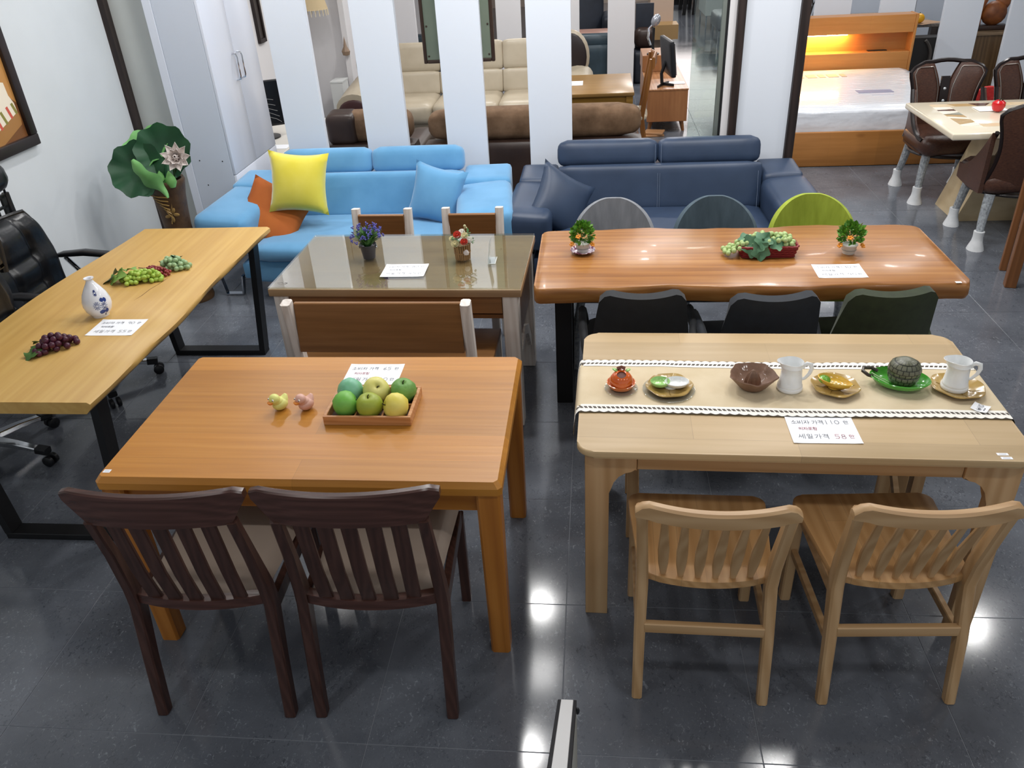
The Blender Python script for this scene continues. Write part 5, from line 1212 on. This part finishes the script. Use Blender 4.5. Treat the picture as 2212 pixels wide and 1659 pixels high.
def dish(loc, rz, label, name, parts, feet=True):
    t = thing(name, label, 'dish', loc, rz)
    for nm, (cx_, cy_, rx, ry_), m in parts:
        b = B(); b.lathe([(0, .004), (.6, .004), (.9, .012), (1, .022), (.96, .0235), (.84, .014), (.5, .008), (0, .008)], 28, (cx_, cy_, 0), 1, 1)
        for v in b.bm.verts: v.co.x = cx_ + (v.co.x-cx_)*rx; v.co.y = cy_ + (v.co.y-cy_)*ry_
        out(nm, b, m, t, ang=60)
    b = B(); b.lathe([(0, 0), (.022, 0), (.024, .006), (0, .006)], 16); out('foot', b, parts[-1][2], t)
    return t
WHT = glaze('white_glaze', ('#eef0f0', '#f6f7f7'))
dish((.262, 2.402, TZ+.0075), 2, 'white radish-shaped dish with a green leafy end on the mustard plate', 'radish_dish', [('leaf_bowl', (-.036, .004, .034, .031), glaze('mint_glaze', ('#9fd07a', '#b4e08e'))), ('white_bowl', (.02, 0, .042, .034), WHT)])
t = thing('juicer_dish', 'brown leaf-edged ceramic juicer dish with a ribbed cone in the middle of the runner', 'dish', (.54, 2.418, TZ))
BRN = noisy('brown_stoneware', '#6d503c', '#856450', 22, .55, bumpv=.15, bscale=120, coat=.2)
b = B(); b.lathe([(0, 0), (.04, 0), (.05, .01), (.068, .036), (.08, .05), (.077, .053), (.06, .036), (.042, .014), (0, .012)], 48, wob=lambda a, r, z: 1 + (.11*max(0, math.cos(5*a+1.57))**2 - .04)*(z > .02) + .0); out('bowl', b, BRN, t, ang=60)
b = B(); b.lathe([(.026, .012), (.024, .03), (.016, .05), (.006, .064), (0, .067)], 32, wob=lambda a, r, z: 1+.12*math.cos(8*a)); out('cone', b, BRN, t, ang=50)
def creamer(loc, rz, label):
    t = thing('creamer_jug', label, 'jug', loc, rz, 'white creamer jugs on the runner')
    prof = [(0, .0), (.041, 0), (.043, .004), (.0425, .012), (.04, .015), (.041, .019), (.039, .022), (.0345, .06), (.033, .084), (.0355, .087), (.0345, .091), (.034, .093), (.036, .104), (.0345, .1055), (.0315, .094), (.031, .08), (.034, .03), (0, .02)]
    def spout(a, r, z):
        q = max(0, math.cos(a-math.pi))**5; return 1 + q*.5*max(0, (z-.075)/.03)**1.5
    b = B(); b.lathe(prof, 40, wob=spout)
    for v in b.bm.verts:
        q = max(0, -v.co.x/.06); 
        if v.co.z > .09: v.co.z += .004*q
    out('body', b, WHT, t, ang=50)
    b = B(); b.tube([(.034, 0, .088), (.046, 0, .096), (.06, 0, .092), (.064, 0, .076), (.058, 0, .056), (.046, 0, .04), (.037, 0, .036)], [.005, .0055, .0055, .005, .0045, .004, .004], 8, flat=1.5); b.ball((.037, 0, .082), (.005, .005, .006), 8, 6); out('handle', b, WHT, t, ang=60)
creamer((.663, 2.408, TZ), 0, 'white creamer jug in the middle of the runner, beside the brown juicer dish')
leaf_plate((.812, 2.405, TZ), 40, 'mustard leaf-shaped plate under the yellow pineapple dish')
YLW = glaze('yellow_glaze', ('#d7a93a', '#e8c255'))
t = thing('pineapple_dish', 'yellow pineapple-shaped dish with green leaves on a mustard plate', 'dish', (.808, 2.402, TZ+.0075), -38)
b = B(); b.lathe([(0, .004), (.55, .004), (.9, .018), (1, .03), (.95, .0315), (.8, .018), (.4, .012), (0, .012)], 32)
for v in b.bm.verts: k = 1-.35*max(0, v.co.x); v.co.x *= .06; v.co.y *= .034*k
out('bowl', b, YLW, t, ang=60)
b = B(); b.ball((-.036, 0, .018), (.02, .026, .008), 12, 7, rot(y=18)); out('leaf', b, noisy('dark_green_glaze', '#3f7a22', '#7fb53e', 40, .2, bumpv=.3), t)
b = B()
for i in range(5):
    for j in range(3): b.ball((-.012+.012*i, (j-1)*.011*(1-.1*i), .013+.0008*i), (.005, .0045, .0016), 7, 5)
o = out('scales', b, glaze('cream_glaze', ('#e6d493', '#efdfa8')), t); o['kind'] = 'stuff'
b = B(); b.lathe([(0, 0), (.02, 0), (.022, .006), (0, .006)], 14); out('foot', b, YLW, t)
t = thing('serving_dish', 'bright green oval dish with a dark twig handle on the runner', 'dish', (1.025, 2.425, TZ), -18)
GRN = glaze('leaf_green_glaze', ('#3f9a2c', '#55b03c'))
b = B(); b.lathe([(0, 0), (.5, 0), (.85, .016), (1, .034), (.97, .0365), (.8, .018), (.45, .008), (0, .008)], 40)
for v in b.bm.verts: v.co.x *= .096*(1+.0*v.co.x); v.co.y *= .07
out('bowl', b, GRN, t, ang=60)
b = B(); b.tube([(-.07, .022, .034), (-.092, .026, .04), (-.116, .012, .044), (-.118, -.008, .042), (-.1, -.02, .036), (-.085, -.014, .03)], .006, 8); out('handle', b, mat('dark_twig_glaze', '#3c352c', .35), t)
b = B()
for q in (-.01, .004): b.tube([(-.09, q, .034), (-.06, q-.004, .021), (-.03, q-.01, .0125)], .002, 5)
out('vein', b, glaze('pale_green_glaze', ('#b9d8a0', '#cde5b6')), t)
t = thing('basket_jar', 'grey-green round lidded jar with woven relief on the green dish', 'jar', (1.035, 2.428, TZ+.0085))
WV = mat('olive_stoneware', '#6b6c58', .35); nt = WV.node_tree
br = N(nt, 'ShaderNodeTexBrick', offset=.5, i_Scale=1.0); br.inputs['Brick Width'].default_value = .2; br.inputs['Row Height'].default_value = .2; br.inputs['Mortar Size'].default_value = .016; br.inputs['Color1'].default_value = lin('#6f705c'); br.inputs['Color2'].default_value = lin('#5d5f4d'); br.inputs['Mortar'].default_value = lin('#24251c')
sx_ = N(nt, 'ShaderNodeSeparateXYZ'); L(nt, N(nt, 'ShaderNodeTexCoord').outputs['Object'], sx_.inputs[0]); at = N(nt, 'ShaderNodeMath', operation='ARCTAN2'); L(nt, sx_.outputs[1], at.inputs[0]); L(nt, sx_.outputs[0], at.inputs[1])
mz = N(nt, 'ShaderNodeMath', operation='MULTIPLY'); mz.inputs[1].default_value = 14; L(nt, sx_.outputs[2], mz.inputs[0]); cb = N(nt, 'ShaderNodeCombineXYZ'); 
ma = N(nt, 'ShaderNodeMath', operation='MULTIPLY'); ma.inputs[1].default_value = .55; L(nt, at.outputs[0], ma.inputs[0])
L(nt, ma.outputs[0], cb.inputs[0]); L(nt, mz.outputs[0], cb.inputs[1]); L(nt, cb.outputs[0], br.inputs[0]); L(nt, br.outputs[0], bsdf(WV).inputs['Base Color']); bump(WV, br.outputs['Fac'], -.6, .004)
b = B(); b.lathe([(0, 0), (.03, 0), (.043, .012), (.05, .03), (.0505, .042), (.048, .046), (0, .046)], 36, wob=lambda a, r, z: 1+.012*math.cos(18*a)); out('jar_body', b, WV, t, ang=60)
b = B(); b.lathe([(0, .0475), (.051, .0475), (.0525, .053), (.0515, .064), (.044, .08), (.028, .09), (.01, .0935), (0, .092)], 36, wob=lambda a, r, z: 1+.012*math.cos(18*a)); out('lid', b, WV, t, ang=60)
leaf_plate((1.205, 2.402, TZ), 75, 'mustard leaf-shaped plate under the right-hand creamer jug', r=.084)
creamer((1.196, 2.405, TZ+.0062), -8, 'white creamer jug on a mustard plate at the right end of the runner')
b = B(); b.grid(lambda u, v: Vector((lerp(-.024, .024, u), lerp(-.024, .024, v), .0015+.004*(2*v-1)**2)), 5, 8, thick=.0006)
o = tag(out('price_tag', b, PAPER, loc=(1.235, 2.285, TZ+.0005)), 'small handwritten paper tag on the runner below the right-hand jug', 'tag'); o.rotation_euler = (0, 0, R(52))
ink([('\u20a9', -.017, -.006, .015, .012), ('10', -.003, -.006, .016, .01), ('==', -.014, -.017, .008, .01)], INK, o, z=.0042, w=.0008)
# ================================================================ yellow pine table: vase, grapes
def vase_mat():
    m = mat('white_porcelain', '#e4e6ec', .12, coat=.5); nt = m.node_tree
    return m
t = thing('bottle_vase', 'white porcelain bottle vase with blue painted flowers on the yellow pine table', 'vase', (-2.165, 3.0, .7505))
prof = [(0, .002), (.034, 0), (.035, .004), (.036, .008), (.053, .03), (.0595, .055), (.0585, .075), (.049, .105), (.032, .135), (.019, .155), (.014, .166), (.014, .17), (.021, .175), (.0205, .178), (.011, .176), (.01, .165), (0, .16)]
b = B(); b.lathe(prof, 40); out('body', b, vase_mat(), t, ang=70)
def prad(z):
    for (r0, z0_), (r1, z1_) in zip(prof[2:12], prof[3:13]):
        if z0_ <= z <= z1_: return lerp(r0, r1, (z-z0_)/(z1_-z0_))
    return .03
def vp(a, z, o=.0006): r_ = prad(z)+o; return Vector((r_*math.cos(R(a)), r_*math.sin(R(a)), z))
COB = mat('cobalt_paint', '#2a3f80', .2)
for (a0, zc, rr) in ((-58, .066, 15), (-30, .06, 14), (-50, .12, 10)):
    for k in range(11):
        q = 2*math.pi*k/11; b = B(); da, dz = math.cos(q), math.sin(q)*.0011*1.15
        b.tube([vp(a0+da*rr*.25, zc+dz*rr*.25), vp(a0+da*rr*.9-math.sin(q)*2, zc+dz*rr*.9), vp(a0+da*rr, zc+dz*rr), vp(a0+da*rr*.9+math.sin(q)*2.5, zc+dz*rr*.9+.001), vp(a0+da*rr*.3, zc+dz*rr*.3)], .0007, 4); out('painted_petal', b, COB, t)
for (a0, zc, s1, s2) in ((-42, .035, 14, .010), (-33, .088, 9, .009), (-22, .035, 8, .012), (-20, .085, 8, .01), (-48, .03, 6, .006)):
    b = B(); b.grid(lambda u, v: vp(a0+s1*(2*u-1)*math.sin(math.pi*max(.02, min(.98, v)))**.7, zc+s2*(2*v-1), .0008), 8, 8); out('painted_leaf', b, COB, t)
b = B(); b.tube([vp(-28, .012), vp(-30, .022), vp(-27, .035)], .001, 4); b.tube([vp(-24, .011), vp(-25, .02), vp(-22, .034)], .001, 4); out('painted_stem', b, COB, t)

def gm(n, a, c): return noisy(n, a, c, 30, .35, lo=.35, hi=.65, sss=0)
LEAFD = noisy('vine_leaf_dark', '#1f3a22', '#30522f', 14, .5, bumpv=.3); LEAFL = noisy('vine_leaf_light', '#6f9440', '#88ab55', 14, .5, bumpv=.3)
def vine_leaf(c, s, nrm, m, par, az=0):
    n = Vector(nrm).normalized(); q = n.to_track_quat('Z', 'Y').to_matrix() @ rot(z=az); c = Vector(c); b = B()
    def f(u, v):
        a = 2*math.pi*u; rr = s*v*(.82+.12*math.cos(5*a)+.04*math.cos(10*a+1))
        return c + q @ Vector((rr*math.cos(a), rr*math.sin(a), .16*s*math.cos(2.5*a)*v*v))
    b.grid(f, 40, 4, thick=.0012, loopu=True); bmesh.ops.remove_doubles(b.bm, verts=b.bm.verts, dist=.0003); return out('vine_leaf', b, m, par, ang=80)
def grape_mesh(r, m, el=1.15):
    b = B(); b.ball((0, 0, 0), (r, r, r*el), 12, 8); o = out('grape', b, m, ang=80); return o
def bunch(loc, rz, label, ln, wd, r, n, m, seed, el=1.15, layers=3, leaves=(), group=None, stuff=False, name='grape_bunch'):
    t = thing(name, label, 'fruit', loc, rz, group); rnd = random.Random(seed); pos = []
    for lay in range(layers):
        z = r + lay*r*1.35; k = 1-.26*lay; tries = 0
        while tries < 900 and len(pos) < n*(lay+1)/layers:
            tries += 1; x = rnd.uniform(-1, 1); y = rnd.uniform(-1, 1)
            wid = (1-.55*max(0, x)**1.5)
            if abs(y) > wid or x*x*.9+y*y*.4 > 1: continue
            p = Vector((x*ln*k, y*wd*k, z + rnd.uniform(-.15, .2)*r))
            if all((p-q).length > r*1.55 for q in pos): pos.append(p)
    g0 = None
    if stuff:
        b = B()
        for p in pos: b.ball(p, (r, r, r), 8, 6)
        o = out('berries', b, m, t, ang=80); o['kind'] = 'stuff'
    else:
        for p in pos:
            if g0 is None: g0 = grape_mesh(r, m, el); o = g0
            else: o = g0.copy(); C.objects.link(o)
            o.parent = t; o.location = p; o.rotation_euler = (rnd.uniform(.6, 2.2), rnd.uniform(-.5, .5), rnd.uniform(0, 3))
    b = B(); b.tube([(-ln*1.15, 0, r*2.2), (-ln*.8, 0, r*2.4), (-ln*.2, 0, r*2)], .002, 5); out('stem', b, mat('vine_stem', '#3d3a1e', .7), t)
    for c, s, nr, mm, az in leaves: vine_leaf(c, s, nr, mm, t, az)
    return t
PUR = gm('purple_grape', '#3a1526', '#562237')
bunch((-2.185, 2.695, .7505), 30, 'purple grape bunch at the near end of the yellow pine table', .078, .05, .0135, 48, PUR, 4, 1.0, leaves=((( -.085, -.035, .016), .042, (-.3, -.2, 1), noisy('grape_leaf', '#3f6128', '#55793a', 12, .5), 200), ((-.055, .06, .02), .042, (0, .4, 1), noisy('grape_leaf', '', ''), 120)), group='grape bunches on the yellow pine table')
YG = gm('lime_grape', '#8fae3a', '#a9c457'); PG = gm('pale_green_grape', '#87a574', '#a3bd92'); RG = gm('red_currant', '#7a2a2c', '#963b3a')
bunch((-2.155, 3.372, .7505), 12, 'lime green grape bunch, front one of three, on the yellow pine table', .105, .05, .0115, 70, YG, 11, 1.3, leaves=(((-.115, .0, .03), .055, (-.5, -.3, 1), LEAFL, 190), ((-.155, .035, .02), .055, (-.8, .1, .8), LEAFD, 170), ((-.07, .05, .045), .045, (0, .3, 1), LEAFL, 100)), group='grape bunches on the yellow pine table')
bunch((-2.125, 3.455, .7505), -18, 'small red berry bunch, middle one of three, on the yellow pine table', .105, .03, .0075, 80, RG, 8, 1.0, group='grape bunches on the yellow pine table', stuff=True)
bunch((-2.065, 3.52, .7505), -14, 'pale green grape bunch, rear one of three, on the yellow pine table', .08, .05, .0125, 48, PG, 15, 1.05, leaves=(((-.0, .03, .05), .03, (0, .4, 1), LEAFD, 60),), group='grape bunches on the yellow pine table')

# ================================================================ glass-topped table: lavender, flower basket, sign holder
TG = .7470
t = thing('potted_lavender', 'purple lavender in a small dark bucket on the glass-topped table', 'plant', (-1.11, 3.635, TG))
b = B(); b.lathe([(0, 0), (.03, 0), (.04, .068), (.043, .07), (.041, .072), (.037, .066), (.03, .06), (0, .06)], 22); out('bucket', b, mat('dark_zinc', '#45444a', .35, metal=.5), t)
for s in (-1, 1):
    b = B(); b.ball((s*.043, 0, .058), (.006, .008, .01), 8, 6); out('handle_lug', b, CHROME, t)
rnd = random.Random(21); b = B(); fl = B()
for k in range(210):
    a = rnd.uniform(0, 6.28); q = rnd.uniform(.1, 1)**.7; h = rnd.uniform(.05, .115)*(1.1-.45*q); x, y = .092*q*math.cos(a), .075*q*math.sin(a)
    p0 = Vector((.015*math.cos(a), .015*math.sin(a), .06)); p1 = Vector((x*.5, y*.5, .06+h*.65)); p2 = Vector((x, y, .06+h))
    w = .0045; d = Vector((-math.sin(a), math.cos(a), 0))*w
    v = [b.bm.verts.new(p) for p in (p0-d*.4, p0+d*.4, p1+d, p2, p1-d)]; b.bm.faces.new(v)
    if k % 4 == 0:
        for j in range(5): fl.ball(p2+Vector((rnd.uniform(-.006, .006), rnd.uniform(-.006, .006), .003*j)), .0038, 6, 4)
o = out('foliage', b, noisy('lavender_leaf', '#2f5a2c', '#5b8a45', 20, .6), t, smooth=False); o['kind'] = 'stuff'
o = out('blossoms', fl, noisy('lavender_blossom', '#474a94', '#6a66b8', 20, .6), t); o['kind'] = 'stuff'
t = thing('flower_basket', 'red and cream rose posy in a small twig basket on the glass-topped table', 'plant', (-.638, 3.61, TG))
TW = wood('twig_bark', '#5f4426', '#8a683f', '#a9855a', 'Z', .6, 3)
for k in range(22):
    a = 2*math.pi*k/22; b = B(); b.tube([(.033*math.cos(a), .033*math.sin(a), 0), (.038*math.cos(a+.05), .038*math.sin(a+.05), .075)], .0045, 6); out('twig', b, TW, t)
b = B(); b.lathe([(0, .002), (.03, .002), (.033, .07), (0, .072)], 16); out('liner', b, mat('moss_liner', '#6b5a3c', .9), t); b = B(); b.tube([(.039*math.cos(a), .039*math.sin(a), .035) for a in [2*math.pi*k/20 for k in range(20)]], .003, 5, loop=True); out('band', b, TW, t)
b = B(); b.lathe([(0, -.001), (.012, 0), (.016, .012), (.008, .024), (0, .026)], 10, (.022, -.032, .03), 1, .6); out('white_flower', b, PET, t)
def rose(c, r, m, k):
    q = Vector((c[0]*.6, -.8, .8)).normalized().to_track_quat('Z', 'Y').to_matrix(); c = Vector(c); b = B()
    for ring in range(3):
        for j in range(5):
            a0 = 2*math.pi*j/5+ring*.6; rr = r*(1-.3*ring)
            def f(u, v): 
                a = a0+(u-.5)*1.7; h = r*(.25+.75*v)*(1-.0*ring); rad = rr*(.5+.5*v**.7)
                return c + q @ Vector((rad*math.cos(a), rad*math.sin(a), h*.9-r*.5+ring*r*.12))
            b.grid(f, 5, 4, thick=.0012)
    b.ball(c + q @ Vector((0, 0, r*.1)), r*.4, 8, 6); o = out('rose', b, m, t, ang=80)
    return o
RO = mat('rose_red', '#c03420', .55); CR = mat('rose_cream', '#d9d0a4', .55); WH = mat('rose_white', '#e6e4da', .55)
for k, (c, r, m) in enumerate((((-.015, -.02, .125), .019, RO), ((.018, -.035, .095), .018, RO), ((-.025, -.04, .088), .019, CR), ((.02, -.015, .118), .017, CR), ((.042, -.02, .1), .017, WH), ((-.045, -.005, .1), .014, CR), ((0, .03, .12), .016, WH))): rose(c, r, m, k)
rnd = random.Random(5); b = B()
for k in range(46):
    a = rnd.uniform(0, 6.28); q = rnd.uniform(.4, 1); x, y, z = .06*q*math.cos(a), .05*q*math.sin(a), rnd.uniform(.07, .13)
    d = Vector((rnd.uniform(-1, 1), rnd.uniform(-1, 1), rnd.uniform(-.3, .8))).normalized()*.014; e = d.cross(Vector((0, 0, 1))).normalized()*.007; p = Vector((x, y, z))
    v = [b.bm.verts.new(w) for w in (p-d, p+e, p+d, p-e)]; b.bm.faces.new(v)
o = out('foliage', b, noisy('posy_leaf', '#2e4a28', '#4f7a44', 30, .6), t, smooth=False); o['kind'] = 'stuff'
b = B(); b.tube([(.01, .01, .1), (.016, .008, .14), (.02, 0, .158)], .0022, 5); b.ball((.021, 0, .163), .007, 8, 6); b.ball((.027, .004, .152), .005, 8, 6); out('bud_stem', b, mat('bud_cream', '#b9b48a', .6), t)
t = thing('sign_holder', 'clear folded plastic sign holder on the right of the glass-topped table', 'sign', (-.49, 3.56, TG))
PL = thin_glass('acrylic', '#f0f5f3', 1.7, .02, .12)
out('foot', B().bx(-.018, .018, -.03, .055, 0, .002), PL, t); b = B(); b.box((-.008, .0, .058), (.002, .075, .115), rot=rot(y=7)); out('panel', b, PL, t)
b = B(); b.tube([(-.016, -.036, .002), (-.002, -.036, .114)], .0013, 5); b.tube([(-.016, .036, .002), (-.002, .036, .114)], .0013, 5); b.tube([(-.018, -.03, .002), (.018, -.03, .002), (.018, .055, .002)], .0012, 5); out('bright_edge', b, mat('acrylic_edge', '#eef2f0', .2), t)

# ================================================================ red-brown slab table: two small plants, grape basket
def small_plant(loc, label, seed, h0):
    t = thing('potted_plant', label, 'plant', loc, seed*40, 'small potted plants with orange blossoms on the red-brown slab table'); rnd = random.Random(seed)
    b = B(); b.lathe([(0, 0), (.026, 0), (.034, .038), (.0365, .04), (.0365, .044), (.033, .044), (.03, .036), (0, .036)], 24); p = out('pot', b, mat('white_ceramic_pot', '#dcdcd4', .35), t, ang=50)
    b = B(); b.tube([(.0325*math.cos(a), .0325*math.sin(a), .02) for a in [2*math.pi*k/24 for k in range(24)]], .0012, 5, loop=True); out('pot_line', b, mat('grey_line', '#8b8b85', .5), p)
    b = B()
    for k in range(330):
        th = rnd.uniform(0, 6.28); ph = rnd.uniform(.05, 2.15); q = Vector((math.sin(ph)*math.cos(th), math.sin(ph)*math.sin(th), math.cos(ph)))
        p = Vector((0, 0, .083)) + Vector((q.x*.046, q.y*.046, q.z*.052))*rnd.uniform(.55, 1.05)
        d = (q + Vector((rnd.uniform(-.6, .6), rnd.uniform(-.6, .6), rnd.uniform(-.2, .7)))).normalized(); ln = rnd.uniform(.018, .03); e = d.cross(Vector((rnd.uniform(-1, 1), rnd.uniform(-1, 1), .5))).normalized()*ln*.34
        mid = p + d*ln*.5; v = [b.bm.verts.new(w) for w in (p, mid+e, p+d*ln, mid-e)]; b.bm.faces.new(v)
    o = out('foliage', b, noisy('small_leaf', '#2f6b1c', '#6da02e', 45, .45), t, smooth=False); o['kind'] = 'stuff'
    for k, (a, z, r_) in enumerate(((-150, .05, .06), (-40, .05, .06), (-110, .095, .058), (30, .06, .06), (100, .07, .06))):
        b = B(); c = Vector((r_*math.cos(R(a-seed*40)), r_*math.sin(R(a-seed*40)), z)); q = c.normalized().to_track_quat('Z', 'Y').to_matrix()
        for j in range(5): b.ball(c + q @ Vector((.008*math.cos(j*1.257), .008*math.sin(j*1.257), 0)), (.007, .007, .004), 7, 5)
        out('blossom', b, mat('orange_blossom', '#d98a1e', .6), t)
small_plant((-.058, 3.65, .7575), 'small bushy plant with orange blossoms on a patterned saucer, red-brown slab table', 1, 0)
small_plant((1.165, 3.60, .7505), 'small bushy plant with orange blossoms without saucer, right end of red-brown slab table', 2, 0)
t = thing('saucer', 'mauve patterned saucer under the left small plant on the red-brown slab table', 'saucer', (-.058, 3.65, .7505))
SA = noisy('mauve_pattern', '#7c3a5e', '#d9c6d2', 60, .2, lo=.45, hi=.53, coat=.5)
b = B(); b.lathe([(0, 0), (.03, 0), (.05, .008), (.06, .017), (.058, .0185), (.048, .0105), (.03, .006), (0, .006)], 32); out('dish', b, SA, t, ang=60)
t = thing('basket', 'red woven rectangular basket heaped with green grapes on the red-brown slab table', 'basket', (.795, 3.60, .7505))
RB = mat('red_wicker', '#7f1f24', .55)
out('base', B().bx(-.115, .115, -.045, .045, 0, .006), RB, t)
for lv in range(6):
    z = .006+.009*lv; k = 1+.02*lv; b = B(); P = rrect(-.118*k, .118*k, -.05*k, .05*k, .02, 3)
    pts = []; n = len(P)
    for i in range(n):
        p, q = P[i], P[(i+1) % n]; m = max(1, int(math.hypot(q[0]-p[0], q[1]-p[1])/.012))
        pts += [(lerp(p[0], q[0], j/m), lerp(p[1], q[1], j/m), z) for j in range(m)]
    pts = [(x*(1+.02*(-1)**(i+lv)), y*(1+.035*(-1)**(i+lv)), zz) for i, (x, y, zz) in enumerate(pts)]
    b.tube(pts, .0055 if lv < 5 else .007, 5, loop=True); out('woven_strand', b, RB, t)
rnd = random.Random(2); g0 = None; pos = []
GG = gm('green_grape', '#97b06a', '#b3c78c'); 
gt_ = thing('grape_bunch', 'heap of green grapes with vine leaves spilling out of the red basket', 'fruit', (.775, 3.60, .7575), 0)
def heap(x, y): return .045 + .045*math.exp(-((x-.0)/.09)**2)*math.exp(-(y/.06)**2) + .02*math.exp(-((x-.09)/.05)**2)
for k in range(2600):
    if len(pos) > 130: break
    if rnd.random() < .75: x, y = rnd.uniform(-.09, .13), rnd.uniform(-.045, .045); z = heap(x, y)*rnd.uniform(.5, 1.05) + .0
    else:
        x, y = rnd.uniform(-.175, -.08), rnd.uniform(-.05, .03); z = lerp(.008, .055, max(0, (x+.175)/.095))*rnd.uniform(.6, 1.2)+.006
    p = Vector((x, y, z))
    if all((p-q).length > .0185 for q in pos): pos.append(p)
for p in pos:
    if g0 is None: g0 = grape_mesh(.0118, GG, 1.05); o = g0
    else: o = g0.copy(); C.objects.link(o)
    o.parent = gt_; o.location = p
GLF = noisy('frosted_leaf', '#3f6a4a', '#5f8a68', 14, .55, bumpv=.3)
for c, s, nr, az in (((-.055, -.05, .055), .06, (-.2, -1, .7), 200), ((-.01, -.045, .08), .05, (.2, -.8, .9), 40), ((-.02, -.068, .035), .05, (0, -1, .35), 270), ((.055, -.05, .062), .04, (.2, -.9, .8), 130), ((-.085, .0, .075), .035, (-.3, -.3, 1), 0)): vine_leaf(c, s, nr, GLF, gt_, az)
# pen marks on the near left corner of the glass
b = B()
for st in ([(-1.478, 3.335), (-1.462, 3.342), (-1.45, 3.336)], [(-1.455, 3.32), (-1.44, 3.325), (-1.432, 3.318)], [(-1.47, 3.322), (-1.46, 3.326)], [(-1.445, 3.338), (-1.43, 3.336), (-1.437, 3.33), (-1.428, 3.327)]): b.tube([(x, y, .7472) for x, y in st], .0011, 4, flat=.4)
o = tag(out('pen_marks', b, INK), 'black pen scribble on the near left corner of the glass-topped table', 'marks'); o['kind'] = 'stuff'
